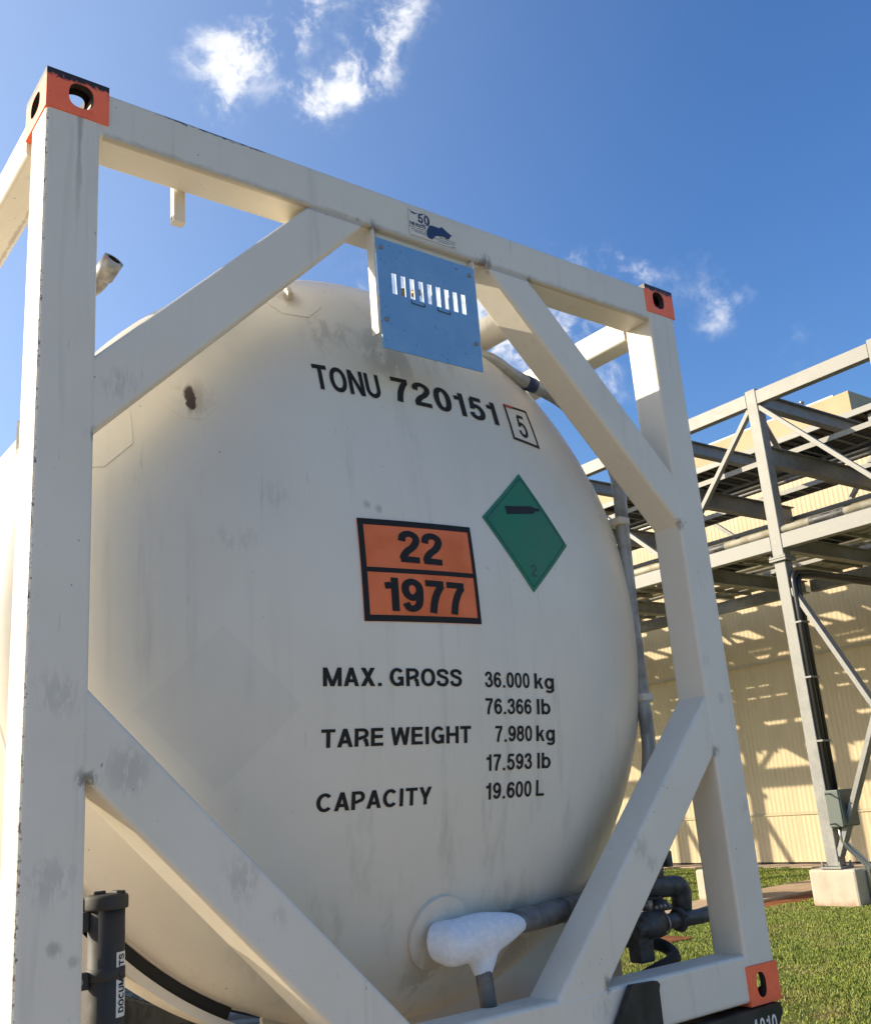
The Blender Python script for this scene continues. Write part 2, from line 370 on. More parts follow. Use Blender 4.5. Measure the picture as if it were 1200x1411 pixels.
def concrete_fn(n, b):
    p = n.pos(); x = n.xyz(p)
    c = n.mix(n.map(n.noise(p, 3, 6, .6), .35, .7), (.50, .45, .36), (.42, .37, .29))
    soil = n.map(n.math('ADD', x[2], n.math('MULTIPLY', n.noise(p, 8, 5), .28)), -.86, -1.0)
    c = n.mix(n.math('MULTIPLY', soil, .6), c, (.34, .14, .06))
    n.put(b.inputs['Base Color'], c); b.inputs['Roughness'].default_value = .85; n.put(b.inputs['Normal'], n.bump(n.noise(p, 50, 6), .25, .004))
M_CONC = material('pale_concrete', (.5, .45, .36), .85, 0, .3, concrete_fn)
def clad_fn(n, b):
    p = n.pos(); r = n.rnd()
    c = n.mix(n.map(n.noise(n.scale(p, (1, 1.4, .35)), 1.5, 5, .6), .3, .75), (.585, .475, .31), (.52, .425, .265))
    c = n.mix(n.math('MULTIPLY', r, .10), c, (.48, .41, .25))
    st = n.map(n.noise(n.scale(p, (9, 9, .5)), 1, 5, .6), .56, .75); c = n.mix(n.math('MULTIPLY', st, .22), c, (.36, .31, .20))
    n.put(b.inputs['Base Color'], c); b.inputs['Roughness'].default_value = .55
M_CLAD = material('cream_cladding', (.6, .5, .32), .55, 0, .4, clad_fn)
M_PARAPET = material('beige_render', (.50, .40, .25), .8, 0, .3, speckled((.50, .405, .255), (.46, .37, .23), 1.2, rough=(.75, .85)))
M_TRIM = material('cream_flashing', (.45, .39, .25), .5)
M_SHADOWGAP = material('dark_joint', (.03, .028, .025), .9)
M_ROOF = material('roof_sheet', (.30, .30, .29), .5, .3)
M_PIPECREAM = material('cream_lagged_pipe', (.50, .45, .33), .5, 0, .5, speckled((.52, .47, .35), (.36, .31, .21), 6, bump=.1))
M_PIPEDARK = material('charcoal_lagged_pipe', (.03, .033, .04), .4, 0, .5, speckled((.028, .03, .036), (.10, .10, .10), 10))
M_BOX = material('grey_green_box_paint', (.10, .125, .115), .45, .1, .5)
M_CONDUIT = material('bright_conduit', (.52, .51, .49), .28, .85)
M_CONDUITDARK = material('black_conduit', (.035, .035, .036), .3, .2)
def grass_fn(n, b):
    r = n.island(); p = n.pos()
    c = n.mix(r, (.17, .21, .038), (.30, .345, .075)); c = n.mix(n.math('MULTIPLY', n.map(n.noise(p, .9, 4, .6), .5, .68), .6), c, (.34, .28, .11))
    n.put(b.inputs['Base Color'], c); b.inputs['Roughness'].default_value = .6; b.inputs['Specular IOR Level'].default_value = .25
M_GRASS = material('grass_blades', (.1, .13, .03), .6, 0, .25, grass_fn)
def lawn_fn(n, b):
    p = n.pos(); c = n.mix(n.map(n.noise(p, 5, 8, .7), .35, .65), (.11, .13, .028), (.19, .20, .05))
    c = n.mix(n.math('MULTIPLY', n.map(n.noise(p, .9, 4, .6), .5, .68), .7), c, (.24, .17, .075))
    n.put(b.inputs['Base Color'], c); b.inputs['Roughness'].default_value = .95; b.inputs['Specular IOR Level'].default_value = .1
    n.put(b.inputs['Normal'], n.bump(n.noise(p, 30, 6, .7), .8, .03))
M_LAWN = material('lawn', (.1, .12, .03), .95, 0, .1, lawn_fn)
M_YARD = material('sandy_yard', (.36, .26, .16), .95, 0, .1, speckled((.52, .41, .275), (.42, .32, .205), 3, rough=(.9, .98), bump=.4, bscale=40))
def path_fn(n, b):
    p = n.pos(); x = n.xyz(p)
    c = n.mix(n.map(n.noise(p, 2.2, 6, .65), .35, .65), (.50, .37, .245), (.43, .305, .195)); n.put(b.inputs['Base Color'], c); b.inputs['Roughness'].default_value = .9
M_PATH = material('dusty_path', (.4, .28, .17), .9, 0, .2, path_fn)
M_SOIL = material('red_soil', (.26, .10, .045), .95, 0, .1, speckled((.28, .105, .045), (.17, .065, .03), 6, rough=(.9, .98), bump=.6, bscale=30))

GZ = -1.10
# ------------------------------------------------------------------ ground
kind(MB().add([(-1500, -1500, GZ), (1500, -1500, GZ), (1500, 1500, GZ), (-1500, 1500, GZ)], [(0, 1, 2, 3)]).build('ground', M_LAWN), 'structure')
ed = [(4.0+.25*math.sin(k*1.7)+.12*math.sin(k*4.1), -20+k*2.0, GZ+.004) for k in range(31)]
kind(MB().add([(-14, -20, GZ+.004)]+ed+[(-14, 40, GZ+.004)], [tuple(range(33))]).build('yard', M_YARD), 'structure')
kind(MB().bbox((8.2, 8.12, GZ-.1), (18.9, 9.2, GZ+.045), .01).build('path', M_PATH), 'structure')
kind(MB().bbox((18.9, -20, GZ-.1), (19.60, 32, GZ+.03), .01).build('concrete_apron', M_CONC), 'structure')
kind(MB().add([(13.3, 7.5, GZ+.006), (14.6, 7.62, GZ+.006), (16.2, 7.9, GZ+.006), (16.0, 8.10, GZ+.006), (13.0, 8.10, GZ+.006), (12.5, 7.75, GZ+.006)], [(0, 1, 2, 3, 4, 5)]).build('bare_soil', M_SOIL), 'structure')

def blades():
    N = 330000
    # denser where the lawn is seen, thinner elsewhere
    n1 = int(N*.86); ang = np.concatenate([rng.uniform(R(28), R(47), n1), rng.uniform(R(-10), R(75), N-n1)])
    d0 = np.concatenate([np.sqrt(rng.uniform(6.0**2, 26.5**2, n1)), np.sqrt(rng.uniform(5.5**2, 27**2, N-n1))])
    # bias to nearer ground, which shows larger
    nearm = rng.random(N) < .45; d0 = np.where(nearm, rng.uniform(6.0, 17.0, N), d0)
    x = CAM.x+d0*np.cos(ang); y = CAM.y+d0*np.sin(ang)
    edge = 4.0+.25*np.sin((y+20)/2*1.7)+.12*np.sin((y+20)/2*4.1)
    keep = (x > edge+.05) & (x < 18.85) & ~((y > 8.1) & (y < 9.22) & (x > 8.2))
    keep &= ~((y > 7.62) & (y < 8.12) & (x > 12.7) & (x < 16))
    for py in (2.35, 4.55, 6.75, 8.86, 11.4, 13.7, 16.0):
        for px in (13.05, 17.05): keep &= ~((x > px+.0) & (x < px+.75) & (y > py-.36) & (y < py+.36))
    # bare patches
    bare = (np.sin(x*1.9+1.3)*np.sin(y*2.3+.4)+np.sin(x*.8-y*1.1)) ; keep &= ~((bare > 1.25) & (rng.random(N) < .75))
    x, y, d0 = x[keep], y[keep], d0[keep]; n = len(x)
    h = rng.uniform(.014, .040, n)*(1+.3*np.sin(x*2.1)*np.sin(y*1.7)); wd = rng.uniform(.003, .006, n)*(.7+d0/15)
    th = rng.uniform(0, 2*np.pi, n); lean = rng.uniform(.1, .9, n)*h; la = rng.uniform(0, 2*np.pi, n)
    V = np.empty((n, 3, 3), np.float32)
    V[:, 0] = np.c_[x-np.cos(th)*wd, y-np.sin(th)*wd, np.full(n, GZ-.002)]; V[:, 1] = np.c_[x+np.cos(th)*wd, y+np.sin(th)*wd, np.full(n, GZ-.002)]
    V[:, 2] = np.c_[x+np.cos(la)*lean, y+np.sin(la)*lean, GZ+h]
    me = bpy.data.meshes.new('grass'); me.vertices.add(3*n); me.vertices.foreach_set('co', V.ravel())
    me.loops.add(3*n); me.loops.foreach_set('vertex_index', np.arange(3*n, dtype=np.int32)); me.polygons.add(n)
    me.polygons.foreach_set('loop_start', np.arange(0, 3*n, 3, dtype=np.int32)); me.polygons.foreach_set('loop_total', np.full(n, 3, np.int32))
    me.update(calc_edges=True); me.materials.append(M_GRASS)
    o = bpy.data.objects.new('grass', me); COL.objects.link(o); kind(o, 'stuff')
blades()

# ------------------------------------------------------------------ building
WX = 19.52
bl = thing('industrial_building', (WX, 11, GZ), 'long cream building clad in vertical ribbed sheets behind the steel pipe rack', 'building')
def ribbed(z0, z1, y_n=10, pitch=.115):
    mb = MB(); pr = []
    for k in range(y_n):
        y = k*pitch
        pr += [(0, y), (0, y+.045), (-.0045, y+.066), (-.0045, y+.094)]
    pr.append((0, y_n*pitch))
    vs = [(x, y, z0) for x, y in pr]+[(x, y, z1) for x, y in pr]; k = len(pr)
    mb.add(vs, [(i, i+1, k+i+1, k+i) for i in range(k-1)])
    return mb.mesh('cladding_panel', M_CLAD)
PW = 1.15
for z0, z1 in ((-1.03, -.04), (0.0, 3.30), (3.34, 6.30), (6.34, 8.18)):
    me = ribbed(z0-GZ, z1-GZ)
    for i in range(30):
        piece(me, 'cladding_panel', bl, (random.uniform(-.003, .003), -18+i*PW+.002-0, 0))
MB().box((WX+.02, -7, GZ), (WX+.30, 27.5, 8.2)).build('wall_core', M_SHADOWGAP, bl)
for z in (-.02, 3.32, 6.32):
    MB().prism([(WX-.03, -7, z-.03), (WX-.03, -7, z-.018), (WX+.015, -7, z+.03), (WX+.015, -7, z-.03)], (0, 1, 0), 34.5).build('flashing', M_TRIM, bl)
MB().bbox((WX-.02, 8.34, 8.205), (WX+.35, 27.5, 8.80), .012).build('parapet', M_PARAPET, bl)
MB().bbox((WX+.352, 8.34, 8.205), (WX+9, 8.70, 8.80), .012).build('parapet', M_PARAPET, bl)
MB().box((WX+.0, 8.72, 8.802), (WX+9, 27.5, 8.84)).build('roof', M_ROOF, bl)
MB().box((WX-.06, -7, 8.185), (WX+9, 8.335, 8.26)).build('roof', M_ROOF, bl)
for y in (9.6, 12.9, 16.2):
    v = MB().tube([(WX+.2, y, 8.80), (WX+.2, y, 9.02)], .035, 10).build('roof_vent', M_CONDUIT, bl)
    MB().lathe([(.0, .03), (.06, .0), (.06, -.03), (.0, -.03)], (WX+.2, y, 9.04)).build('vent_cap', M_CONDUIT, v)

# ------------------------------------------------------------------ pipe rack
XR, XB = 13.3, 17.3
FR = [2.35, 4.55, 6.75, 8.86, 11.4, 13.7, 16.0, 18.3, 20.6, 22.9, 25.2]
rk = thing('pipe_rack', (XR, 6.75, GZ), 'tall galvanised steel pipe rack with cross braces standing in front of the cream building', 'pipe rack')
ccol = MB().bbox((0, -.1, .535), (.2, .1, 5.11), .012).mesh('column', M_GALV)
ccol2 = MB().bbox((0, -.1, 5.195), (.2, .1, 8.05), .012).mesh('column', M_GALV)
spl = MB().bbox((-.05, -.15, 5.115), (.25, .15, 5.15), .004).bbox((-.05, -.15, 5.155), (.25, .15, 5.19), .004)
for sx in (-.03, .23):
    for sy in (-.125, .125): spl.lathe([(.0, .03), (.016, .03), (.016, 0)], (sx, sy, 5.19), seg=6, smooth=False)
spl = spl.mesh('splice_plate', M_GALV)
bp = MB().bbox((-.07, -.17, .505), (.27, .17, .533), .004)
for sx in (-.04, .24):
    for sy in (-.14, .14): bp.lathe([(.014, 0), (.014, .07), (0, .07)], (sx, sy, .533), seg=8).lathe([(.026, 0), (.026, .025), (0, .025)], (sx, sy, .533), seg=6, smooth=False)
bp = bp.mesh('base_plate', M_GALV)
for j, y in enumerate(FR):
    for X in (XR, XB):
        if X == XB and j not in (0, 2, 6, 10): continue
        for me, nm in ((ccol, 'column'), (ccol2, 'column'), (spl, 'splice_plate'), (bp, 'base_plate')): piece(me, nm, rk, (X-XR, y-6.75, 0))
def ibeam(p0, p1, hgt, fl, web=.012, tf=.016):
    """I-section along p0->p1 (p at the top centre)"""
    p0, p1 = Vector(p0), Vector(p1); a = (p1-p0).normalized(); s = a.cross(Vector((0, 0, 1))).normalized(); z = Vector((0, 0, 1))
    pr = [(-fl/2, 0), (fl/2, 0), (fl/2, -tf), (web/2, -tf), (web/2, -hgt+tf), (fl/2, -hgt+tf), (fl/2, -hgt), (-fl/2, -hgt), (-fl/2, -hgt+tf), (-web/2, -hgt+tf), (-web/2, -tf), (-fl/2, -tf)]
    return MB().prism([p0+s*x+z*q for x, q in pr], a, (p1-p0).length)
LV = {'A': (6.92, .25), 'B': (5.97, .33), 'C': (4.44, .25)}
for i in range(len(FR)-1):
    y0, y1 = FR[i]+.10, FR[i+1]-.10
    for X in (XR, XB):
        MB().bbox((X+.005, y0+.002, 6.67), (X+.155, y1-.002, 6.905), .008).build('long_beam', M_GALV, rk)
        MB().bbox((X+.005, y0+.002, 4.21), (X+.155, y1-.002, 4.445), .008).build('long_beam', M_GALV, rk)
        if X == XB: MB().bbox((X-.002, y0-.098, 5.70), (X+.06, y1+.098, 5.79), .006).build('long_beam', M_GALV, rk)
        # upper diagonals rise to the column at y = 6.75, 11.4, ...
        if i % 2: a, b = (X+.06, y1, 6.62), (X+.06, y0+.03, 4.56)
        else: a, b = (X+.06, y0, 6.62), (X+.06, y1-.03, 4.56)
        MB().bar(a, b, .075, .09, (1, 0, 0)).build('diagonal_brace', M_GALV, rk)
        # lower cross bracing
        if i in (1, 6, 7) and X == XR:
            MB().bar((X+.085, y1, 3.55), (X+.085, y0, -.42), .075, .14, (1, 0, 0)).build('cross_brace', M_GALV, rk)
            ym, zm = (y0+y1)/2, (3.55-.42)/2
            d = Vector((0, y1-y0, 3.97)).normalized()
            MB().bar((X+.085, y0, 3.55), (X+.085, ym-d.y*.10, zm+d.z*.10), .075, .14, (1, 0, 0)).build('cross_brace', M_GALV, rk)
            MB().bar((X+.085, ym+d.y*.10, zm-d.z*.10), (X+.085, y1, -.42), .075, .14, (1, 0, 0)).build('cross_brace', M_GALV, rk)
for y in FR:
    for k, (zt, h) in LV.items():
        ibeam((XR+.204, y, zt), (XB-.004, y, zt), h, .16).build('cross_beam', M_GALV, rk)
for i in range(len(FR)-1):   # plan bracing at the top level
    MB().bar((XR+.24, FR[i]+.14, 6.80), (XB-.02, FR[i+1]-.14, 6.80), .09, .07).build('plan_brace', M_GALV, rk)
pd0 = thing('concrete_pedestal', (XR+.07, 6.75, GZ), 'pale square concrete footing under the rack column that carries the grey electrical box', 'pedestal', 'concrete footings of the pipe rack')
MB().bbox((XR-.07+.0, 6.37, GZ-.2), (XR+.43, 7.13, GZ+.50), .035).build('plinth', M_CONC, pd0)
labels = {}
for X in (XR, XB):
    for j, y in enumerate(FR):
        if (X == XR and y == 6.75) or (X == XB and j not in (0, 2, 6, 10)): continue
        side = 'front' if X == XR else 'back'
        dup(pd0, (X+.07, y, GZ), 'concrete footing under a %s column of the pipe rack, bearing no conduit' % side, 'concrete footings of the %s rack columns' % side)

def long_tray(x0, x1, z, y0, y1, ladder=True, side=.09):
    t = thing('cable_tray', ((x0+x1)/2, (y0+y1)/2, z), '', 'cable tray', 'cable trays on the pipe rack')
    for x in (x0, x1): MB().box((x-.008, y0, z), (x+.008, y1, z+side)).build('side_rail', M_GALV, t)
    mb = MB(); y = y0+.1
    while y < y1: mb.box((x0+.009, y, z+.012), (x1-.009, y+.04, z+.03)); y += .3
    kind(mb.build('rungs', M_GALV, t), 'stuff')
    mb = MB(); n = max(3, int((x1-x0)/.055))
    for k in range(n):
        x = x0+.03+(x1-x0-.06)*k/(n-1); pts = [(x+.008*math.sin(q*1.3+k), y0+(y1-y0)*q/12, z+.05+.008*math.sin(q*2.1+k*2)) for q in range(13)]
        mb.tube(pts, .022, 6)
    kind(mb.build('cables', M_CONDUITDARK, t), 'stuff')
    return t
tr = [(14.30, 15.00, 5.985, -1, 19, 'wide cable tray full of black cables on the middle deck of the pipe rack'),
      (13.75, 14.20, 4.46, -1, 9.0, 'nearer narrow cable tray on the lowest deck of the pipe rack'),
      (14.35, 15.05, 4.46, 4.7, 13.6, 'wide cable tray on the lowest deck in the middle of the pipe rack'),
      (16.00, 16.70, 4.46, -1, 8.9, 'cable tray on the lowest deck next to the back columns of the pipe rack'),
      (16.35, 16.80, 5.985, 3.2, 15, 'narrow cable tray on the middle deck next to the back columns of the pipe rack')]
for a in tr:
    a = a[:4]+(26,)+a[5:] if a[4] > 12 else a
    t = long_tray(*a[:5]); t['label'] = a[5]
dk = thing('shade_deck', (15.6, 10, 4.45), 'grey deck plates added on the lowest level of the pipe rack to shade the wall', 'walkway deck')  # plates and their gaps added to throw broken shade on the wall
dr_ = random.Random(3)
for xa, xb, z in ((14.25, 15.10, 4.450), (15.85, 17.15, 4.450)):
    for i in range(len(FR)-1):
        g = dr_.uniform(.1, .7); y0 = FR[i]+dr_.uniform(.02, .25)
        wd3 = (xb-xa)/3
        for q in range(3):
            MB().box((xa+q*wd3+dr_.uniform(.01, .06), y0+dr_.uniform(0, .15), z), (xa+(q+1)*wd3-dr_.uniform(.0, .03), FR[i+1]-g-dr_.uniform(0, .2), z+.008)).build('deck_plate', M_GALV, dk)
        jb = MB()
        for yj in np.arange(y0+.25, FR[i+1]-g, .42): jb.box((xa, yj, z-.055), (xb, yj+.04, z-.002))
        jb.build('joists', M_GALV, dk)['kind'] = 'stuff'
# covered top walkway with a galvanised edge and ribbed underside
wk = thing('covered_walkway', (17.1, 8, 7.2), 'ribbed sheet canopy with galvanised edge running along the back of the rack top', 'canopy')
MB().bbox((16.96, -1, 7.245), (17.0, 25, 7.37), .006).build('edge_channel', M_GALV, wk)
mb = MB()
for k in range(112): mb.box((17.002, -1+k*.232, 7.27), (17.60, -1+k*.232+.11, 7.31))
mb.box((17.002, -1, 7.312), (17.60, 25, 7.33)); kind(mb.build('ribbed_sheet', M_SHADOWGAP, wk), 'stuff')
MB().bbox((17.605, -1, 7.245), (17.64, 25, 7.37), .006).build('edge_channel', M_GALV, wk)
for y in FR[1:]:
    MB().bbox((17.1, y-.05, 6.96), (17.4, y+.05, 7.243), .01).build('stool', M_GALV, wk)
# pipes on the rack
def rackpipe(x, z, r, y0, y1, mat, label, bands=()):
    t = thing('process_pipe', (x, (y0+y1)/2, z), label, 'pipe', 'process pipes on the pipe rack')
    MB().tube([(x, y0, z), (x, y1, z)], r, 16).build('pipe_run', mat, t)
    for a, b in bands: MB().tube([(x, a, z), (x, a+.03, z), (x, b-.03, z), (x, b, z)], [r+.001, r+.006, r+.006, r+.001], 16, cap=False).build('dark_band', M_PIPEDARK, t)
rackpipe(XR+.09, 4.515, .068, -3, 27, M_PIPECREAM, 'cream lagged pipe with charcoal bands lying on the lower front beam of the rack', [(5.55, 6.15), (7.75, 8.15), (10.0, 10.3), (3.2, 3.7)])
rackpipe(15.25, 6.05, .06, -2, 27, M_CONDUITDARK, 'black pipe beside the wide cable tray on the middle deck of the rack')
rackpipe(15.50, 6.06, .07, -2, 27, M_GALV, 'bare steel pipe on the middle rack deck, nearer the building than the black pipe')
rackpipe(15.75, 6.04, .045, -2, 27, M_STEEL, 'thin bright steel pipe on the middle deck of the rack')
rackpipe(15.35, 4.54, .08, -2, 27, M_PIPECREAM, 'thick cream pipe on the lowest deck behind the cable trays')
rackpipe(15.65, 4.52, .06, -2, 27, M_DULLSTEEL, 'dull grey pipe on the lowest deck beside the thick cream pipe')
rackpipe(17.0, 4.53, .07, -2, 27, M_GALV, 'bare steel pipe on the lowest deck against the back columns')
# electrical box and conduits on the column
eb = thing('electrical_box', (13.5, 6.55, 0), 'grey green junction box with conduits on the side of the rack column', 'junction box')
MB().bbox((13.20, 6.40, -.02), (13.63, 6.62, .50), .012).build('box_body', M_BOX, eb)
dr = MB().bbox((13.215, 6.385, -.005), (13.615, 6.399, .485), .006).build('box_door', M_BOX, eb)
MB().lathe([(.018, 0), (.018, .02), (0, .02)], (13.585, 6.385, .24), (0, -1, 0), 10).build('latch', M_CONDUIT, dr)
for k, x in enumerate((13.33, 13.44)):
    MB().tube(bend([(x, 6.58, .50), (x, 6.58, 3.80-.055*k), (x+.5, 6.58, 3.84-.055*k), (16.9, 6.58, 3.84-.055*k)], .16), .043, 12).build('conduit', M_CONDUITDARK, eb)
for z in (1.2, 2.15, 3.0): MB().bbox((13.27, 6.535, z), (13.50, 6.645, z+.03), .004).build('conduit_clamp', M_GALV, eb)
for k, x in enumerate((13.32, 13.42)):
    MB().tube(bend([(x, 6.55, -.02), (x+.01, 6.55, -.25), (x+.19, 6.34, -.57), (x+.19, 6.335, GZ-.02)], .12), .027, 12).build('conduit', M_CONDUIT, eb)
MB().bbox((13.5, 6.325, -.83), (13.78, 6.368, -.80), .004).build('conduit_clamp', M_DARKMETAL, eb)
MB().bbox((13.05, 6.52, .44), (13.198, 6.54, .46), .003).build('mounting_bar', M_GALV, eb)
MB().bbox((13.05, 6.52, .02), (13.198, 6.54, .04), .003).build('mounting_bar', M_GALV, eb)
# rod hanger on the wall side
tag(MB().lathe([(.0, 0), (.30, 0), (.30, .02), (.26, .022), (0, .022)], (9.7, 6.85, GZ), (0, 0, 1), 4, False).build('drain_cover', M_SOIL), 'flat rusty red drain cover set in the lawn behind the pipework', 'drain cover')

# ------------------------------------------------------------------ trailer below the container
tr = thing('container_trailer', (1.219, 3.0, GZ), 'black skeletal trailer chassis carrying the white tank container', 'trailer')
bol = MB().prism([(.03, -.015, -.004), (2.408, -.015, -.004), (2.410, -.015, -.035), (2.388, -.015, -.06), (2.384, -.015, -.17), (.03, -.015, -.17)], (0, 1, 0), .22).build('bolster', M_CHASSIS, tr)
MB().bbox((.03, 5.85, -.17), (2.408, 6.07, -.004), .01).build('bolster', M_CHASSIS, tr)
for x in (.76, 1.68): MB().bbox((x-.07, .21, -.52), (x+.07, 6.6, -.175), .01).build('chassis_rail', M_CHASSIS, tr)
for y in (1.4, 2.8, 4.2): MB().bbox((.835, y-.06, -.45), (1.605, y+.06, -.22), .01).build('cross_member', M_CHASSIS, tr)
tyre = MB().lathe([(.27, -.13), (.44, -.14), (.49, -.11), (.50, 0), (.49, .11), (.44, .14), (.27, .13)], (0, 0, 0), (1, 0, 0), 32)
tyre_me = tyre.mesh('tyre', M_RUBBER); rim_me = MB().lathe([(0, .05), (.10, .05), (.12, 0), (.22, -.02), (.268, .10), (.268, -.10), (0, -.10)], (0, 0, 0), (1, 0, 0), 28).mesh('rim', M_GALV)
for y in (3.9, 5.2):
    MB().tube([(.18, y, GZ+.5), (2.26, y, GZ+.5)], .06, 12).build('axle', M_CHASSIS, tr)
    for x in (.18, 2.26):
        wq = piece(tyre_me, 'wheel', tr, Vector((x, y, GZ+.5))-tr.location); piece(rim_me, 'rim', wq, (0, 0, 0))
for x in (.45, 2.0):
    MB().bbox((x-.06, .9, GZ+.02), (x+.06, 1.02, -.24), .008).build('landing_leg', M_CHASSIS, tr)
MB().prism([(1.719, -.024, .153), (1.826, -.024, .148), (1.836, -.024, .138), (1.830, -.024, .122), (1.829, -.024, -.01), (1.62, -.024, -.01), (1.646, -.024, .062)], (0, 1, 0), .02).build('stop_plate', M_CHASSIS, tr)
MB().box((1.62, -.038, -.16), (1.83, -.0155, -.012)).build('stop_plate', M_CHASSIS, tr)

# ------------------------------------------------------------------ tank container
ct = thing('tank_container', (1.219, 3.029, 0), 'white cryogenic tank container in an open diagonal braced frame, filling the foreground', 'tank container')
LEN = 6.058; WD = 2.438
HR, HY, HD, HZ, HX = 1.19, .455, .385, 1.289, 1.219
def head_y(x, z):
    q = 1-((x-HX)/HR)**2-((z-HZ)/HR)**2
    return HY-HD*math.sqrt(max(q, 1e-6))
def on_head(x, z, off):
    y = head_y(x, z); n = Vector(((x-HX)/HR**2, (y-HY)/HD**2, (z-HZ)/HR**2)).normalized()
    return Vector((x, y, z))+n*off
# posts and rails, front and rear
for rear in (0, 1):
    Y = lambda y: (LEN-y if rear else y)
    def yy(a, b): return (min(Y(a), Y(b)), max(Y(a), Y(b)))
    y0, y1 = yy(.003, .133)
    ym = (y0+y1)/2; dp = y1-y0
    for x0, x1 in ((.003, .142), (2.284, 2.432)):
        MB().beam(((x0+x1)/2, ym, .119), ((x0+x1)/2, ym, 2.472), (0, 1, 0), x1-x0, dp, .011).build('corner_post', M_FRAME, ct)
    MB().beam((.128, ym, 2.505), (2.298, ym, 2.505), (0, 0, 1), dp-.003, .14, .010).build('top_rail', M_FRAME, ct)
    MB().beam((.150, ym, .082), (2.288, ym, .082), (0, 0, 1), dp-.003, .142, .012).build('bottom_rail', M_FRAME, ct)
    hw = .142
    for p0, p1, pl0, pl1 in (((.142, 1.709), (.868, 2.435), ((.130, 0, 0), (1, 0, 0)), ((0, 0, 2.446), (0, 0, 1))),
                             ((2.284, 1.709), (1.551, 2.435), ((2.296, 0, 0), (1, 0, 0)), ((0, 0, 2.446), (0, 0, 1))),
                             ((.142, .8975), (.882, .155), ((.130, 0, 0), (1, 0, 0)), ((0, 0, .142), (0, 0, 1))),
                             ((2.284, .889), (1.553, .155), ((2.296, 0, 0), (1, 0, 0)), ((0, 0, .142), (0, 0, 1)))):
        MB().beam((p0[0], ym, p0[1]), (p1[0], ym, p1[1]), (0, 1, 0), hw, dp-.006, .011, pl0, pl1).build('diagonal_brace', M_FRAME, ct)
for x0, x1 in ((.004, .104), (2.332, 2.434)):
    MB().beam(((x0+x1)/2, .180, 2.488), ((x0+x1)/2, LEN-.180, 2.488), (0, 0, 1), x1-x0, .108, .011).build('top_side_rail', M_FRAME, ct)
# corner castings with real apertures
def holed(mb, o, u, v, n, Wd, Ht, hole, th):
    """plate o..o+u*W+v*H with an oval aperture, thickness th along -n"""
    o, u, v, n = Vector(o), Vector(u), Vector(v), Vector(n); hx, hy, rx, ry, e = hole; K = 32
    H = []
    for k in range(K):
        t = 2*math.pi*(k+.5)/K; c, s_ = math.cos(t), math.sin(t)
        H.append((hx+rx*math.copysign(abs(c)**e, c), hy+ry*math.copysign(abs(s_)**e, s_)))
    B = []
    for x, y in H:
        dx, dy = x-hx, y-hy
        t = min([((Wd-hx)/dx if dx > 0 else -hx/dx) if abs(dx) > 1e-9 else 9e9, ((Ht-hy)/dy if dy > 0 else -hy/dy) if abs(dy) > 1e-9 else 9e9]); B.append((hx+dx*t, hy+dy*t))
    C4 = [(Wd, Ht), (0, Ht), (0, 0), (Wd, 0)]
    P = lambda q, d=0: o+u*q[0]+v*q[1]-n*d
    vs = [P(q) for q in H]+[P(q) for q in B]+[P(q, th) for q in H]+[P(q) for q in C4]
    fs = [(k, (k+1) % K, K+(k+1) % K, K+k) for k in range(K)]
    for ci, (cx, cy) in enumerate(C4):      # fill the corner triangles
        for k in range(K):
            a, b = B[k], B[(k+1) % K]
            if abs(a[0]-b[0]) > 1e-6 and abs(a[1]-b[1]) > 1e-6 and min(abs(a[0]-cx), abs(b[0]-cx)) < 1e-6 and min(abs(a[1]-cy), abs(b[1]-cy)) < 1e-6 and abs((a[0]+b[0])/2-cx) < Wd/2 and abs((a[1]+b[1])/2-cy) < Ht/2:
                fs.append((K+k, K+(k+1) % K, 3*K+ci))
    mb.add(vs, fs)
    return [P(q) for q in H], [P(q, th) for q in H]
def casting(sx, sy, sz):
    """sx: 0 left / 1 right, sy: 0 front / 1 rear, sz: 0 bottom / 1 top"""
    Wd, Dp, Ht = .162, .178, .118
    X = lambda a: (WD-a if sx else a); Yc = lambda a: (LEN-a if sy else a); Z = lambda a: (2.591-a if sz else a)
    dx = Vector((-1 if sx else 1, 0, 0)); dy = Vector((0, -1 if sy else 1, 0)); dz = Vector((0, 0, -1 if sz else 1))
    o = Vector((X(0), Yc(0), Z(0)))
    mb = MB(); wl = MB(); th = .022
    hf = (.089, .058, .032, .036, .75) if sz else (.095, .058, .024, .038, .85)
    for args in ((o, dx, dz, -dy, Wd, Ht, hf, th), (o, dy, dz, -dx, Dp, Ht, (.095, .058, .04, .03, .8), th),
                 (o, dx, dy, -dz, Wd, Dp, (.089, .1, .033, .06, .8), .028)):
        a, b = holed(mb, *args); K = len(a)
        wl.add(a+b, [(k, (k+1) % K, K+(k+1) % K, K+k) for k in range(K)])
    # the closed inner sides
    mb.add([o+dx*Wd, o+dx*Wd+dy*Dp, o+dx*Wd+dy*Dp+dz*Ht, o+dx*Wd+dz*Ht], [(0, 1, 2, 3)])
    mb.add([o+dy*Dp, o+dy*Dp+dx*Wd, o+dy*Dp+dx*Wd+dz*Ht, o+dy*Dp+dz*Ht], [(0, 1, 2, 3)])
    mb.add([o+dz*Ht, o+dz*Ht+dx*Wd, o+dz*Ht+dx*Wd+dy*Dp, o+dz*Ht+dy*Dp], [(0, 1, 2, 3)])
    c = mb.build('corner_casting', M_ORANGE, ct)
    wl.build('aperture_rim', M_DARKMETAL, c)
for sx in (0, 1):
    for sy in (0, 1):
        for sz in (0, 1): casting(sx, sy, sz)
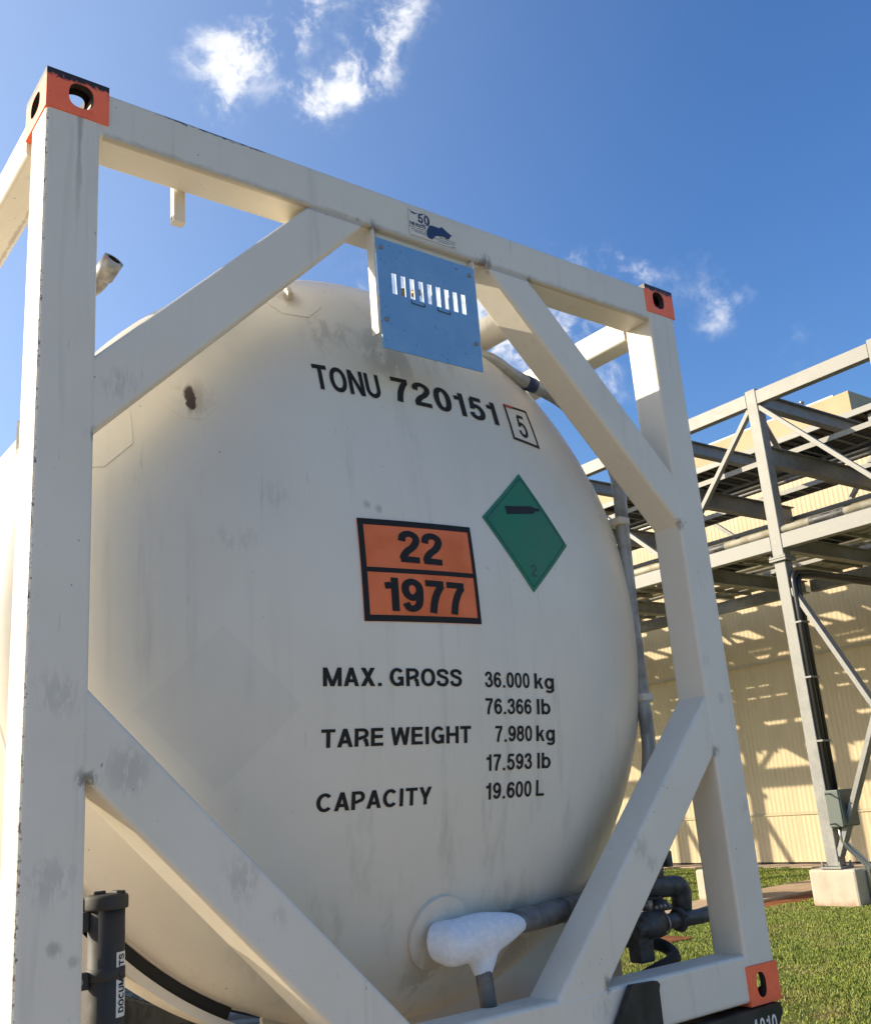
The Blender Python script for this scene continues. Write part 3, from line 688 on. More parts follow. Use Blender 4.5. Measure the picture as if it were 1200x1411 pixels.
# shell
mb = MB(); prof = []
for k in range(25):
    t = math.pi/2*k/24; prof.append((HR*math.sin(t) if k else 0.0, HY-HD*math.cos(t)))
for k in range(1, 24): prof.append((HR, HY+(LEN-2*HY)*k/24))
for k in range(25):
    t = math.pi/2*(1-k/24); prof.append((HR*math.sin(t) if k < 24 else 0.0, LEN-HY+HD*math.cos(t)))
mb.lathe(prof, (HX, 0, HZ), (0, 1, 0), 160); mb.build('tank_shell', M_TANK, ct)
for y in (HY+.01, LEN-HY-.01):
    MB().lathe([(HR-.005, -.02), (HR+.002, -.012), (HR+.0035, 0), (HR+.002, .012), (HR-.005, .02)], (HX, y, HZ), (0, 1, 0), 128).build('weld_seam', M_TANK, ct)
# saddles: rubber strip and cradle under both ends
def arcband(x0, x1, r0, r1, y0, y1, n=18):
    mb = MB(); A = []
    for k in range(n+1):
        x = x0+(x1-x0)*k/n; s_ = (x-HX)
        A.append([(HX+s_*r/HR, HZ-math.sqrt(max(r*r-(s_*r/HR)**2, 0))) for r in (r0, r1)])
    vs = []
    for a, b in A: vs += [(a[0], y0, a[1]), (b[0], y0, b[1]), (b[0], y1, b[1]), (a[0], y1, a[1])]
    fs = []
    for k in range(n):
        for j in range(4): fs.append((4*k+j, 4*k+(j+1) % 4, 4*k+4+(j+1) % 4, 4*k+4+j))
    return mb.add(vs, fs+[(0, 1, 2, 3), (4*n+3, 4*n+2, 4*n+1, 4*n)])
for y0, y1 in ((.47, .62), (LEN-.62, LEN-.47)):
    for x0, x1 in ((.26, .70),)+(((WD-.70, WD-.26),) if y0 > 3 else ()):
        arcband(x0, x1, HR+.002, HR+.035, y0, y1).build('saddle_pad', M_RUBBER, ct)
    for xa, xb in ((.22, .80), (WD-.80, WD-.22)):
        if xa > 1 and y0 < 3: continue
        arcband(xa, xb, HR+.036, HR+.06, y0-.02, y1+.02, 30).build('saddle', M_FRAME, ct)
wp = [(x, HZ-math.sqrt((HR-.004)**2-(x-HX)**2)) for x in np.linspace(.82, 2.12, 24)]
MB().prism([(x, .53, z) for x, z in wp]+[(2.12, .53, .0), (.82, .53, .0)], (0, 1, 0), .016).build('saddle_web', M_FRAME, ct)
for x in (.30, 2.13):
    for y in (.40, LEN-.6): MB().bbox((x-.05, y+.05, .012), (x+.05, y+.15, .48), .008).build('saddle_leg', M_FRAME, ct)
for x in (.62, 1.80):
    MB().prism([(x, .14, .152), (x+.012, .14, .152), (x+.012, .14, .02), (x, .14, .02)], (0, 1, 0), .30).build('gusset_plate', M_FRAME, ct)
arcband(.62, .80, HR+.002, HR+.012, .34, .36, 8)
# lug pads on the head
def conform(poly, off, th, n=14):
    """polygon in (x,z) laid on the head, given a thickness"""
    cx = sum(p[0] for p in poly)/len(poly); cz = sum(p[1] for p in poly)/len(poly); k = len(poly); rings = []
    for q in range(n+1):
        t = q/n; rings.append([(cx+(x-cx)*t, cz+(z-cz)*t) for x, z in poly])
    vs = [on_head(cx, cz, off+th)]
    for rg in rings[1:]: vs += [on_head(x, z, off+th) for x, z in rg]
    vs += [on_head(x, z, off) for x, z in rings[-1]]
    fs = [(0, 1+i, 1+(i+1) % k) for i in range(k)]
    for q in range(n):
        for i in range(k): a = 1+q*k; fs.append((a+i, a+(i+1) % k, a+k+(i+1) % k, a+k+i)) 
    return MB().add(vs, fs)
def dense(poly, m=6):
    out = []
    for i in range(len(poly)):
        a, b = poly[i], poly[(i+1) % len(poly)]
        out += [(a[0]+(b[0]-a[0])*t/m, a[1]+(b[1]-a[1])*t/m) for t in range(m)]
    return out
def octagon(cx, cz, r, rot=22.5): return [(cx+r*math.cos(R(rot+45*k)), cz+r*math.sin(R(rot+45*k))) for k in range(8)]
for cx, cz, r in ((.205, 1.735, .13), (.845, 2.30, .11), (WD-.205, 1.735, .13)):
    conform(dense(octagon(cx, cz, r)), -.003, .0055, 4).build('lug_pad', M_TANK, ct)
conform(dense(octagon(.478, 1.838, .072)), -.003, .0038, 4).build('lug_pad', M_TANK, ct)
lg = MB().prism([on_head(.835, 2.30, 0), on_head(.835, 2.30, .03), on_head(.835, 2.27, .03), on_head(.835, 2.26, 0)], (1, 0, 0), .018).build('lifting_lug', M_TANK, ct)
# outlet boss and frosted outlet
conform([(1.212+.098*math.cos(2*math.pi*k/40), .352+.098*math.sin(2*math.pi*k/40)) for k in range(40)], -.004, .018, 3).build('outlet_boss', M_TANK, ct)
MB().tube([(1.26, .17, .345), (1.40, .165, .347), (1.60, .19, .350), (1.86, .27, .355), (2.06, .36, .355)], .036, 16).build('outlet_pipe', M_OUTLET, ct)
MB().tube([(1.70, .215, .352), (1.712, .219, .352)], .038, 16).build('pipe_joint', M_OUTLET, ct)
MB().tube([(1.312, .15, .33), (1.300, .135, .24), (1.297, .12, .148)], [.024, .024, .024], 14).build('drain_pipe', M_OUTLET, ct)
def frost_mesh():
    """lumpy frost: radius profile along the outlet plus a drip down the drain pipe"""
    bm = bmesh.new()
    def blob(path, rads, seg=28):
        rings = []; P = [Vector(p) for p in path]
        for i, p in enumerate(P):
            t = (P[min(i+1, len(P)-1)]-P[max(i-1, 0)]).normalized(); u = t.cross(Vector((0, 0, 1)));
            if u.length < .2: u = t.cross(Vector((0, 1, 0)))
            u.normalize(); v = u.cross(t)
            rings.append([bm.verts.new(p+(u*math.cos(2*math.pi*k/seg)+v*math.sin(2*math.pi*k/seg))*rads[i]*(1+.015*math.sin(3*k*2*math.pi/seg+.3*i))) for k in range(seg)])
        for i in range(len(rings)-1):
            for k in range(seg): bm.faces.new((rings[i][k], rings[i][(k+1) % seg], rings[i+1][(k+1) % seg], rings[i+1][k]))
        bm.faces.new(rings[0][::-1]); bm.faces.new(rings[-1])
    path = spline([(1.155, .150, .318), (1.20, .150, .322), (1.28, .150, .330), (1.38, .152, .338), (1.47, .165, .344), (1.555, .180, .344)], 6)
    ra = []
    for i in range(len(path)):
        t = i/(len(path)-1); ra.append(.059*math.sqrt(max(0, 1-(1-t/.24)**2))+.002 if t < .24 else .061 if t < .45 else .056*(1-((t-.45)/.55)**1.2)+.006)
    blob(path, ra)
    p2 = spline([(1.315, .150, .325), (1.310, .146, .28), (1.302, .140, .25), (1.297, .134, .222)], 5); blob(p2, [.062-.037*(i/(len(p2)-1))**.7 for i in range(len(p2))])
    p3 = spline([(1.185, .20, .33), (1.20, .17, .33), (1.23, .15, .33)], 5); blob(p3, [.055]*len(p3))
    me = bpy.data.meshes.new('frost_coating'); bmesh.ops.recalc_face_normals(bm, faces=bm.faces); bm.to_mesh(me); bm.free()
    o = bpy.data.objects.new('frost_coating', me); COL.objects.link(o)
    md = o.modifiers.new('r', 'REMESH'); md.mode = 'VOXEL'; md.voxel_size = .006; md.use_smooth_shade = True
    sm = o.modifiers.new('s', 'SMOOTH'); sm.factor = .6; sm.iterations = 30
    dg = bpy.context.evaluated_depsgraph_get(); m2 = bpy.data.meshes.new_from_object(o.evaluated_get(dg)); o.modifiers.clear(); o.data = m2; m2.name = 'frost_coating'
    m2.transform(Matrix.Translation(-rootloc(ct))); m2.materials.clear(); m2.materials.append(M_FROST)
    m2.polygons.foreach_set('use_smooth', [True]*len(m2.polygons)); o.parent = ct
frost_mesh()

# ---- lettering: stroked sans-serif glyphs laid on a surface
H_ = .088
def arc(cx, cy, rx, ry, a0, a1, n=10): return [(cx+rx*math.cos(R(a0+(a1-a0)*k/n)), cy+ry*math.sin(R(a0+(a1-a0)*k/n))) for k in range(n+1)]
def sp2(P, n=5): return [(q.x, q.y) for q in spline([(x, y, 0) for x, y in P], n)]
def oval(W, e=.85, n=32, h=H_):
    out = []
    for k in range(n+1):
        t = 2*math.pi*k/n+math.pi/2; c, s_ = math.cos(t), math.sin(t); out.append((W/2+(W/2-h)*math.copysign(abs(c)**e, c), .5+(.5-h+.008)*math.copysign(abs(s_)**e, s_)))
    return out
def glyph(ch, h=H_):
    """returns width, list of strokes ('p' polyline | 'q' polygon)"""
    P = lambda *pts: ('p', list(pts)); Q = lambda x0, y0, x1, y1, t: ('q', [(x0-t/2, y0), (x0+t/2, y0), (x1+t/2, y1), (x1-t/2, y1)])
    t = 2*h; lo, hi = h, 1-h
    if ch == ' ': return .27, []
    if ch == '.': return .26, [('q', [(.05, 0), (.05+t, 0), (.05+t, t), (.05, t)])]
    if ch == '-': return .34, [P((.04, .38), (.3, .38))]
    if ch == 'O': return .74, [('p', oval(.74, .92))]
    if ch == '0': return .56, [('p', oval(.56, .88))]
    if ch == 'T': return .62, [P((0, hi), (.62, hi)), P((.31, 0), (.31, hi-h*.98))]
    if ch == 'N': return .69, [P((h, 0), (h, 1)), P((.69-h, 0), (.69-h, 1)), ('q', [(.69-t*1.12, 0), (.69, 0), (t*1.12, 1), (0, 1)])]
    if ch == 'U': return .68, [('p', [(h, 1), (h, .36)]+arc(.34, .36, .34-h, .36-h, 180, 360, 14)+[(.68-h, 1)])]
    if ch == 'M': return .82, [P((h, 0), (h, 1)), P((.82-h, 0), (.82-h, 1)), Q(.41, 0, h*1.1, 1, t), Q(.41, 0, .82-h*1.1, 1, t)]
    if ch == 'A': return .70, [Q(h*1.05, 0, .35, 1, t*1.05), Q(.70-h*1.05, 0, .35, 1, t*1.05), P((.17, .29), (.53, .29))]
    if ch == 'X': return .66, [Q(h*1.15, 0, .66-h*1.2, 1, t*1.2), Q(.66-h*1.15, 0, h*1.2, 1, t*1.2)]
    if ch == 'Y': return .66, [P((.33, 0), (.33, .42)), Q(.33, .38, h*1.1, 1, t*1.1), Q(.33, .38, .66-h*1.1, 1, t*1.1)]
    if ch == 'W': return .94, [Q(.235, 0, h, 1, t), Q(.235, 0, .47, 1, t*.95), Q(.705, 0, .47, 1, t*.95), Q(.705, 0, .94-h, 1, t)]
    if ch == 'I': return .26, [P((.13, 0), (.13, 1))]
    if ch == 'H': return .68, [P((h, 0), (h, 1)), P((.68-h, 0), (.68-h, 1)), P((t*.98, .52), (.68-t*.98, .52))]
    if ch == 'E': return .60, [P((h, 0), (h, 1)), P((t*.98, hi), (.58, hi)), P((t*.98, .52), (.55, .52)), P((t*.98, lo), (.59, lo))]
    if ch == 'L': return .56, [P((h, 0), (h, 1)), P((t*.98, lo), (.55, lo))]
    if ch == 'P': return .63, [P((h, 0), (h, 1)), ('p', [(t*.98, hi), (.36, hi)]+arc(.36, .69, .63-h-.36, hi-.69, 90, -90, 12)+[(t*.98, .38)])]
    if ch == 'R': return .67, [P((h, 0), (h, 1)), ('p', [(t*.98, hi), (.38, hi)]+arc(.38, .71, .65-h-.38, hi-.71, 90, -90, 12)+[(t*.98, .42+.0)]), ('p', [(.42, .40), (.52, .34), (.55, .2), (.58, 0)])]
    if ch == 'D': return .69, [P((h, 0), (h, 1)), ('p', [(t*.98, hi), (.30, hi)]+arc(.30, .5, .69-h-.30, .5-h, 90, -90, 16)+[(t*.98, lo)])]
    if ch in 'CG':
        s = [('p', arc(.37, .5, .37-h, .5-h+.006, 42, 318 if ch == 'C' else 322, 26))]
        if ch == 'G': s += [P((.40, .44), (.69, .44)), P((.69-h, .40), (.69-h, .02))]; return .73, s
        return .71, s
    if ch == 'S': return .65, [('p', sp2([(.57, .69), (.52, .84), (.33, hi+.006), (.13, .85), (.12, .68), (.30, .56), (.50, .47), (.56, .30), (.47, .12), (.31, lo-.006), (.13, .14), (.075, .31)], 5))]
    if ch == '1': return .42, [P((.29, 0), (.29, 1)), ('p', [(.04, .745), (.15, .755), (.21, .80)])]
    if ch == '2': return .56, [('p', sp2([(.085, .66), (.12, .83), (.28, hi+.006), (.44, .84), (.465, .68), (.36, .49), (.21, .35), (.115, .20), (.09, lo)], 5)), P((.02, lo), (.53, lo))]
    if ch == '3': return .56, [('p', sp2([(.09, .71), (.14, .86), (.28, hi+.006), (.42, .85), (.43, .66), (.33, .55), (.24, .535)], 5)), ('p', sp2([(.24, .535), (.38, .51), (.475, .36), (.45, .17), (.28, lo-.006), (.12, .15), (.075, .31)], 5))]
    if ch == '4': return .56, [P((.39, 0), (.39, 1)), P((.02, .28), (.55, .28)), Q(.09, .3, .36, 1, t)]
    if ch == '5': return .56, [P((.135, hi), (.51, hi)), Q(.115, .44, .155, hi, t*.9), ('p', sp2([(.10, .49), (.22, .60), (.38, .56), (.475, .36), (.42, .15), (.27, lo-.006), (.12, .14), (.07, .28)], 5))]
    if ch == '6': return .56, [('p', sp2([(.475, .74), (.40, .88), (.27, .90), (.14, .78), (h, .48), (.12, .20), (.28, lo-.006), (.43, .16), (.475, .32), (.42, .50), (.28, .575), (.14, .47), (.11, .38)], 5))]
    if ch == '9': return .56, [('p', sp2([(.085, .26), (.16, .12), (.29, .10), (.42, .22), (.56-h, .52), (.44, .80), (.28, hi+.006), (.13, .84), (.085, .68), (.14, .50), (.28, .425), (.42, .53), (.45, .62)], 5))]
    if ch == '7': return .54, [P((.02, hi), (.52, hi)), ('p', sp2([(.455, hi-h*.6), (.33, .62), (.24, .34), (.19, 0)], 5))]
    if ch == '8': return .56, [('p', sp2([(.28, hi+.004), (.43, .86), (.43, .64), (.28, .545), (.13, .64), (.13, .86), (.28, hi+.004)], 5)), ('p', sp2([(.28, .545), (.45, .45), (.47, .22), (.28, lo-.006), (.09, .22), (.11, .45), (.28, .545)], 5))]
    if ch == 'k': return .52, [P((h, 0), (h, 1)), Q(.16, .30, .40, .72, t), Q(.43, 0, .25, .46, t)]
    if ch == 'l': return .26, [P((.13, 0), (.13, 1))]
    if ch == 'b': return .56, [P((h, 0), (h, 1)), ('p', arc(.29, .365, .29-h, .365-h+.005, 150, -150, 20))]
    if ch == 'g': return .56, [('p', arc(.27, .365, .27-h, .365-h+.005, 30, 330, 20)), ('p', [(.56-h, .72), (.56-h, 0)]+arc(.28, -.03, .28-h, .17, 0, -150, 10))]
    raise KeyError(ch)
def stroke_poly(pts, h, closed=False):
    """offset polyline by +-h -> list of quads"""
    P = [Vector((x, y)) for x, y in pts]; Q = [P[0]]
    for p in P[1:]:
        if (p-Q[-1]).length > 1e-4: Q.append(p)
    P = Q; n = len(P); cl = (P[0]-P[-1]).length < 1e-3
    L = []; Rr = []
    for i in range(n):
        if cl: a = P[i-1] if i else P[-2]; b = P[i+1] if i < n-1 else P[1]
        else: a = P[max(i-1, 0)]; b = P[min(i+1, n-1)]
        d1 = (P[i]-a); d2 = (b-P[i])
        d1 = d1.normalized() if d1.length > 1e-6 else d2.normalized(); d2 = d2.normalized() if d2.length > 1e-6 else d1
        n1 = Vector((-d1.y, d1.x)); n2 = Vector((-d2.y, d2.x)); mm = (n1+n2).normalized(); k = h/max(mm.dot(n1), .4)
        L.append(P[i]+mm*k); Rr.append(P[i]-mm*k)
    return [(L[i], Rr[i], Rr[i+1], L[i+1]) for i in range(n-1)]
def text_mesh(txt, place, h=H_, x0=0., x1=1., track=.085, gap=None):
    """place(u, v, off) -> 3D point; u runs over [x0,x1] across the whole text, v in cap heights"""
    mb = MB(); cur = 0.; G = []
    for ch in txt:
        wd, st = glyph(ch, h); G.append((cur, st)); cur += wd+(track if ch != ' ' else 0)
    tot = cur-track; k = (x1-x0)/tot; lay = 0
    for cx, st in G:
        for typ, pts in st:
            lay += 1; off = .0002*(lay % 6)
            quads = stroke_poly(pts, h) if typ == 'p' else [tuple(Vector(p) for p in pts)]
            for qd in quads:
                ln = (qd[3]-qd[0]).length; m_ = max(1, int(ln/.16)); vs = []
                for j in range(m_+1):
                    a = qd[0].lerp(qd[3], j/m_); b = qd[1].lerp(qd[2], j/m_)
                    vs += [place(x0+(cx+a.x)*k, a.y, off), place(x0+(cx+b.x)*k, b.y, off)]
                mb.add(vs, [(2*j, 2*j+1, 2*j+3, 2*j+2) for j in range(m_)])
    return mb
def nocull(mb, name, mat, parent):
    o = mb.build(name, mat, parent); return o
def head_text(txt, x0, x1, z0, z1, name='lettering', h=H_, off=.0012, parent=None, mat=None, track=.085):
    zf = lambda x: z0
    return nocull(text_mesh(txt, lambda u, v, o: on_head(u, z0+(z1-z0)*v, off+o), h, x0, x1, track), name, mat or M_BLACK, parent or ct)
head_text('TONU', .852, 1.080, 1.918, 2.008, h=.086, track=.09)
head_text('720151', 1.125, 1.585, 1.924, 2.015, h=.085, track=.10)
head_text('MAX. GROSS', .804, 1.263, 1.022, 1.072)
for tx, a, b, z in (('36.000', 1.353, 1.545, 1.021), ('kg', 1.567, 1.660, 1.021), ('76.366', 1.351, 1.548, .942), ('lb', 1.570, 1.636, .942),
                    ('7.980', 1.388, 1.548, .861), ('kg', 1.567, 1.655, .861), ('17.593', 1.350, 1.545, .779), ('lb', 1.567, 1.632, .779), ('19.600', 1.350, 1.545, .698), ('L', 1.566, 1.604, .698)):
    head_text(tx, a, b, z, z+.047, h=.078, track=.07)
head_text('TARE WEIGHT', .800, 1.292, .861, .909)
head_text('CAPACITY', .793, 1.150, .698, .745)
def plate(x0, x1, z0, z1, off, name, mat, parent, th=.001): return conform(dense([(x0, z0), (x1, z0), (x1, z1), (x0, z1)], 10), off, th, 8).build(name, mat, parent)
# orange danger placard
pl = conform(dense([(.934, 1.202), (1.351, 1.210), (1.342, 1.516), (.930, 1.504)], 10), .0005, .002, 8).build('danger_placard', M_PLACARD, ct)
def hstrip(poly, off, nm, mat, par): return conform(dense(poly, 8), off, .0008, 6).build(nm, mat, par)
bw = .018
hstrip([(.934, 1.202), (1.351, 1.210), (1.351, 1.210+bw), (.934, 1.202+bw)], .003, 'border', M_BLACK, pl)
hstrip([(.930, 1.504-bw), (1.342, 1.516-bw), (1.342, 1.516), (.930, 1.504)], .003, 'border', M_BLACK, pl)
hstrip([(.934, 1.202), (.934+bw, 1.202), (.930+bw, 1.504), (.930, 1.504)], .0032, 'border', M_BLACK, pl)
hstrip([(1.351-bw*.7, 1.210), (1.351, 1.210), (1.342, 1.516), (1.342-bw*.7, 1.516)], .0032, 'border', M_BLACK, pl)
hstrip([(.945, 1.345), (1.345, 1.352), (1.345, 1.366), (.945, 1.359)], .0028, 'border', M_BLACK, pl)
head_text('22', 1.064, 1.221, 1.381, 1.479, 'digits', .095, .0034, pl, track=.06)
head_text('1977', 1.000, 1.294, 1.234, 1.332, 'digits', .095, .0034, pl, track=.05)
# green diamond
D4 = [(1.618, 1.746), (1.813, 1.514), (1.600, 1.329), (1.405, 1.560)]
dm = conform(dense(D4, 8), .0005, .002, 8).build('diamond_label', M_GREEN, ct)
cxm, czm = 1.609, 1.537
def sc(p, k): return (cxm+(p[0]-cxm)*k, czm+(p[1]-czm)*k)
for i in range(4):
    a, b = D4[i], D4[(i+1) % 4]; hstrip([sc(a, .925), sc(b, .925), sc(b, .91), sc(a, .91)], .0028, 'border_line', M_GREENINK, dm)
hstrip([(1.520, 1.585), (1.655, 1.606), (1.664, 1.619), (1.664, 1.626), (1.650, 1.632), (1.515, 1.612)], .0028, 'cylinder_symbol', M_SYMBOL, dm)
hstrip([(1.664, 1.616), (1.689, 1.620), (1.689, 1.630), (1.664, 1.627)], .0029, 'cylinder_symbol', M_SYMBOL, dm)
head_text('2', 1.598, 1.626, 1.382, 1.424, 'digits', .08, .003, dm, M_GREENINK)
# boxed check digit
B4 = [(1.634, 2.028), (1.770, 2.036), (1.781, 1.878), (1.637, 1.885)]
bx = conform(dense(B4, 6), .0004, .001, 5).build('check_digit_box', M_TANK, ct)
cb = (1.705, 1.957); s2 = lambda p, k: (cb[0]+(p[0]-cb[0])*k, cb[1]+(p[1]-cb[1])*k)
for i in range(4):
    a, b = B4[i], B4[(i+1) % 4]; hstrip([a, b, s2(b, .87), s2(a, .87)], .0012+.0003*i, 'border', M_BLACK, bx)
hstrip([(1.634, 2.028), (1.680, 2.030), (1.682, 2.020), (1.640, 2.018)], .0032, 'red_mark', M_RED, bx)
head_text('5', 1.683, 1.735, 1.906, 2.000, 'digits', .07, .0016, bx)

# ---- blue slotted panel
pn = MB(); X0, X1, Z0, Z1 = .999, 1.389, 2.021, 2.396; SX = [1.048+.0344*i for i in range(9)]; sw, sz0, sz1 = .0165, 2.214, 2.287
PY, PT = -.006, .004
cells = [X0]+[v for s in SX for v in (s, s+sw)]+[X1]
for j, (za, zb) in enumerate(((Z0, sz0), (sz0, sz1), (sz1, Z1))):
    if j != 1: pn.box((X0, PY, za), (X1, PY+PT, zb)); continue
    for i in range(0, len(cells), 2): pn.box((cells[i], PY, za), (cells[i+1], PY+PT, zb))
panel = pn.build('slotted_panel', M_BLUE, ct)
scr = MB().lathe([(.0075, 0), (.0075, .003), (.005, .006), (0, .007)], (0, 0, 0), (0, -1, 0), 12).mesh('screw', M_STEEL)
for x, z in ((1.014, 2.365), (1.366, 2.364), (1.018, 2.118), (1.368, 2.116)): piece(scr, 'screw', panel, Vector((x, PY, z))-rootloc(ct))
for x in (1.119, 1.221):
    MB().tube(bend([(x, PY+.001, 2.212), (x-.001, PY-.003, 2.198), (x+.05, PY-.003, 2.196), (x+.051, PY+.001, 2.210)], .004, 3), .0013, 6).build('wire_staple', M_DARKMETAL, panel)
MB().box((.990, -.001, 2.07), (.996, .034, 2.432)).build('panel_bracket', M_FRAME, ct)
MB().box((1.390, -.001, 2.08), (1.396, .034, 2.432)).build('panel_bracket', M_FRAME, ct)
MB().box((.9965, .024, 2.386), (1.3895, .034, 2.4335)).build('panel_bracket', M_FRAME, ct)
# bits of brass valve seen through the slots
for x, z in ((1.11, 2.262), (1.165, 2.275)):
    v = MB().lathe([(0, 0), (.012, 0), (.014, .01), (.010, .014), (.010, .05), (.016, .052), (.016, .065), (0, .068)], (x+.03, .06, z-.045), (0, .1, 1), 14).build('brass_valve', M_BRASS, ct)
MB().tube([(1.10, .065, 2.21), (1.27, .07, 2.215)], .009, 8).build('gauge_line', M_BRASS, ct)

# ---- smaller fittings on the container
MB().beam((.4195, .153, 2.55), (.4195, .153, 2.344), (0, 1, 0), .036, .032, .007).build('hanging_lug', M_FRAME, ct)
MB().box((.4008, .155, 2.352), (.4013, .159, 2.43)).build('lug_joint', M_DARKMETAL, ct)
vp = bend([(.235, .46, 1.75), (.205, .43, 2.10), (.215, .39, 2.175), (.258, .36, 2.200), (.283, .285, 2.257)], .045)
MB().tube(vp, .025, 18, cap=False).build('vent_stub', M_STEEL, ct)
MB().tube(vp, .020, 18, cap=False).build('vent_bore', M_DARKMETAL, ct)
e = (Vector(vp[-1])-Vector(vp[-2])).normalized()
MB().lathe([(.0195, .001), (.030, 0), (.030, -.06), (.0255, -.066)], vp[-1], tuple(e), 22).build('vent_collar', M_STEEL, ct)
MB().tube([(1.735, .19, 2.392), (1.735, .95, 2.41)], .058, 24).build('relief_pipe', M_TANK, ct)
MB().tube([(1.60, .31, 2.30), (1.63, .40, 2.37), (1.735, .42, 2.40)], .035, 12).build('relief_branch', M_TANK, ct)
# grey pipe that follows the rim of the head
rim = [(1.38, .30, 2.285), (1.56, .30, 2.262), (1.70, .295, 2.258), (1.80, .29, 2.215), (1.88, .29, 2.196), (1.975, .30, 2.185), (2.075, .30, 2.150), (2.20, .30, 2.065), (2.29, .30, 1.95), (2.316, .30, 1.83), (2.306, .30, 1.64), (2.297, .30, 1.32), (2.295, .30, 1.02), (2.290, .30, .82), (2.24, .32, .60)]
rp = MB().tube(spline(rim, 6), .026, 14).build('rim_pipe', M_DULLSTEEL, ct)
MB().tube([(1.862, .29, 2.200), (1.885, .29, 2.195), (1.905, .291, 2.193)], .0285, 14).build('blue_tape', M_NAVY, rp)
for z in (1.70, 1.02):
    MB().bbox((2.266, .272, z-.015), (2.326, .35, z+.015), .006).build('pipe_clamp', M_TANK, ct)
# pipework at the lower right behind the frame
mb = MB()
for pth, r in (([(2.06, .36, .355), (2.24, .34, .36), (2.405, .33, .352), (2.385, .33, .255)], .036), ([(2.31, .34, .60), (2.30, .34, .45), (2.29, .34, .37)], .024),
               ([(2.10, .30, .235), (2.28, .30, .247), (2.44, .30, .243), (2.53, .32, .245)], .026), ([(2.29, .36, .36), (2.29, .36, .24)], .028)):
    MB().tube(bend(pth, .035), r, 16).build('lagged_pipe', M_DARKPIPE, ct)
MB().lathe([(0, -.055), (.034, -.055), (.034, -.04), (.046, -.03), (.046, .03), (.034, .04), (.034, .055), (0, .055)], (2.20, .31, .245), (1, 0, 0), 20).build('valve_body', M_DARKPIPE, ct)
MB().lathe([(.0, 0), (.055, 0), (.055, .014), (.04, .016), (.04, .03), (0, .03)], (2.27, .34, .285), (0, 0, 1), 18).build('valve_flange', M_DARKPIPE, ct)
MB().lathe([(.036, -.004), (.040, 0), (.036, .004)], (2.245, .30, .2455), (1, 0, 0), 20).build('clamp_ring', M_STEEL, ct)
MB().bbox((2.335, .32, .42), (2.365, .36, .475), .004).build('pipe_bracket', M_DARKPIPE, ct)
for k in range(4): MB().tube([(2.185+.022*k, .27, .30), (2.185+.022*k, .262, .305)], .006, 8).build('flange_bolt', M_STEEL, ct)
MB().bbox((2.12, .30, .13), (2.19, .36, .22), .008).build('valve_bracket', M_DARKPIPE, ct)
MB().tube([(2.20, .31, .29), (2.20, .31, .33)], .012, 10).build('valve_spindle', M_STEEL, ct)
MB().lathe([(.040, -.004), (.046, -.004), (.046, .004), (.040, .004), (.040, -.004)], (2.20, .31, .332), (0, 0, 1), 24).box((2.16, .306, .329), (2.24, .314, .335)).build('hand_wheel', M_DARKMETAL, ct)
for x in (2.33,):
    MB().lathe([(.026, -.006), (.038, -.006), (.042, .006), (.026, .006)], (x, .302, .2455), (1, 0, 0), 20).build('pipe_flange', M_DARKPIPE, ct)
MB().tube(spline([(2.02, .42, .205), (2.12, .42, .195), (2.22, .42, .185), (2.31, .40, .165), (2.33, .36, .145), (2.28, .30, .125), (2.15, .26, .115), (2.02, .24, .10), (1.9, .24, .09)], 6), .022, 14).build('drain_hose', M_RUBBER, ct)
# document tube on the left post
dt = MB().tube([(.247, .165, .545), (.246, .165, -.03)], .0405, 28).build('document_tube', M_PLASTIC, ct)
MB().lathe([(.0405, 0), (.0465, .001), (.0475, .005), (.0475, .026), (.045, .031), (.036, .034), (0, .035)], (.247, .165, .522), (0, 0, 1), 32).build('tube_cap', M_PLASTIC, dt)
MB().bbox((.258, .135, .553), (.280, .175, .561), .003).build('cap_lug', M_PLASTIC, dt)
MB().bbox((.212, .150, .554), (.240, .158, .564), .003).build('cap_latch', M_DARKMETAL, dt)
MB().lathe([(.0408, 0), (.0425, .001), (.0425, .025), (.0408, .026)], (.2463, .165, .376), (0, 0, 1), 32).build('tube_strap', M_PLASTIC, dt)
MB().bbox((.144, .150, .362), (.205, .166, .398), .003).build('strap_bracket', M_DARKMETAL, dt)
MB().lathe([(.009, 0), (.009, .006), (0, .006)], (.182, .150, .380), (0, -1, 0), 6, False).build('strap_bolt', M_STEEL, dt)
MB().bbox((.160, .158, .480), (.207, .176, .522), .003).build('tube_bracket', M_PLASTIC, dt)
def tube_pt(a, z, off): return Vector((.2465+(.0405+off)*math.sin(a), .165-(.0405+off)*math.cos(a), z))
def wrap(a0, a1, z0, z1, off, nm, mat):
    n = 8; vs = []
    for k in range(n+1): a = a0+(a1-a0)*k/n; vs += [tube_pt(a, z0, off), tube_pt(a, z1, off)]
    return MB().add(vs, [(2*k, 2*k+2, 2*k+3, 2*k+1) for k in range(n)]).build(nm, mat, dt)
wrap(.24, 1.15, .300, .4325, .0006, 'paper_label', M_STICKER)
text_mesh('DOCUMENTS', lambda u, v, o: tube_pt(.84-.46*v, u, .0010+o), .09, .309, .428).build('lettering', M_BLACK, dt)
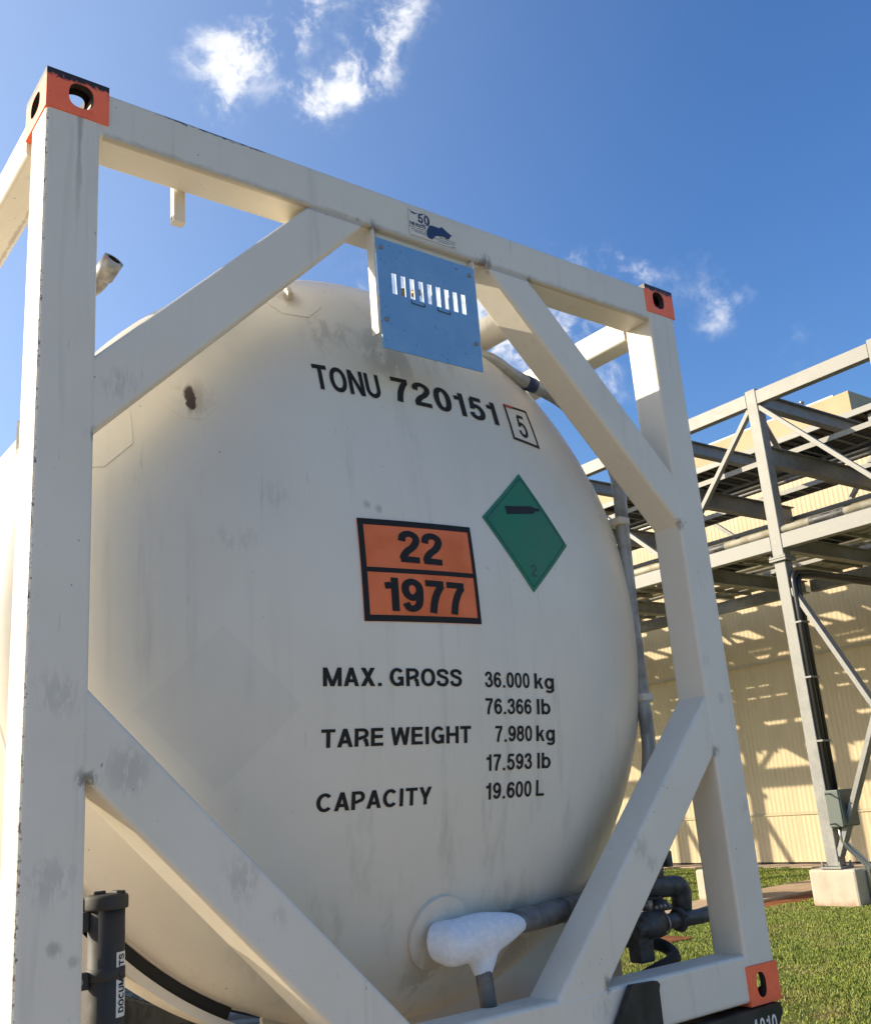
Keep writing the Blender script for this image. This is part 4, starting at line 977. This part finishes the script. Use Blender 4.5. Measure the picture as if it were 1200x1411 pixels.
# anniversary sticker on the top rail
def rail_pt(x, z, o=0): return Vector((x, .0024-o, z))
sk = MB().add([rail_pt(*q) for q in ((1.139, 2.456), (1.330, 2.456), (1.334, 2.553), (1.141, 2.553))], [(0, 1, 2, 3)]).build('sticker', M_FRAME, ct)
text_mesh('50', lambda u, v, o: rail_pt(u, 2.510+.034*v, .0005+o), .075, 1.176, 1.222).build('lettering', M_NAVY, sk)
text_mesh('THE ROOTS', lambda u, v, o: rail_pt(u, 2.492+.012*v, .0005+o), .10, 1.141, 1.205).build('lettering', M_NAVY, sk)
ring = [(1.203+.021*math.cos(t*.2094), 2.527+.021*math.sin(t*.2094)) for t in range(-6, 24)]
mb = MB()
for q in stroke_poly(ring, .0012): mb.add([rail_pt(p.x, p.y, .0004) for p in q], [(0, 1, 2, 3)])
mb.build('emblem_ring', M_NAVY, sk)
sh = [(1.209, 2.488), (1.221, 2.512), (1.240, 2.515), (1.262, 2.514), (1.273, 2.522), (1.292, 2.511), (1.315, 2.500), (1.304, 2.494), (1.303, 2.486), (1.291, 2.482), (1.279, 2.487), (1.252, 2.482), (1.243, 2.478), (1.229, 2.462), (1.213, 2.464), (1.208, 2.472)]
MB().add([rail_pt(x, z, .0016) for x, z in sh], [tuple(range(len(sh)))]).build('torn_patch', M_NAVY, sk)
mb = MB()
for x0, x1, z in ((1.141, 1.207, 2.485), (1.147, 1.206, 2.477), (1.262, 1.327, 2.478), (1.236, 1.327, 2.470), (1.250, 1.300, 2.463), (1.306, 1.328, 2.460), (1.160, 1.207, 2.471)):
    x = x0
    while x < x1: l = random.uniform(.004, .012); mb.add([rail_pt(x, z), rail_pt(min(x+l, x1), z), rail_pt(min(x+l, x1), z+.0022), rail_pt(x, z+.0022)], [(0, 1, 2, 3)]); x += l+random.uniform(.001, .004)
for v in range(len(mb.v)): mb.v[v] = (mb.v[v][0], mb.v[v][1]-.0006, mb.v[v][2])
mb.build('fine_print', M_NAVY, sk)
MB().add([rail_pt(x, z, .0006) for x, z in ((1.143, 2.551), (1.152, 2.543), (1.168, 2.541), (1.180, 2.544), (1.166, 2.536), (1.152, 2.537))], [(0, 1, 2, 3, 4, 5)]).build('torn_scrap', M_NAVY, sk)
# number on the bolster
text_mesh('4010', lambda u, v, o: Vector((u, -.0158-o, -.083+.052*v)), .08, 2.247, 2.372, track=.16).build('lettering', M_STICKER, bol)
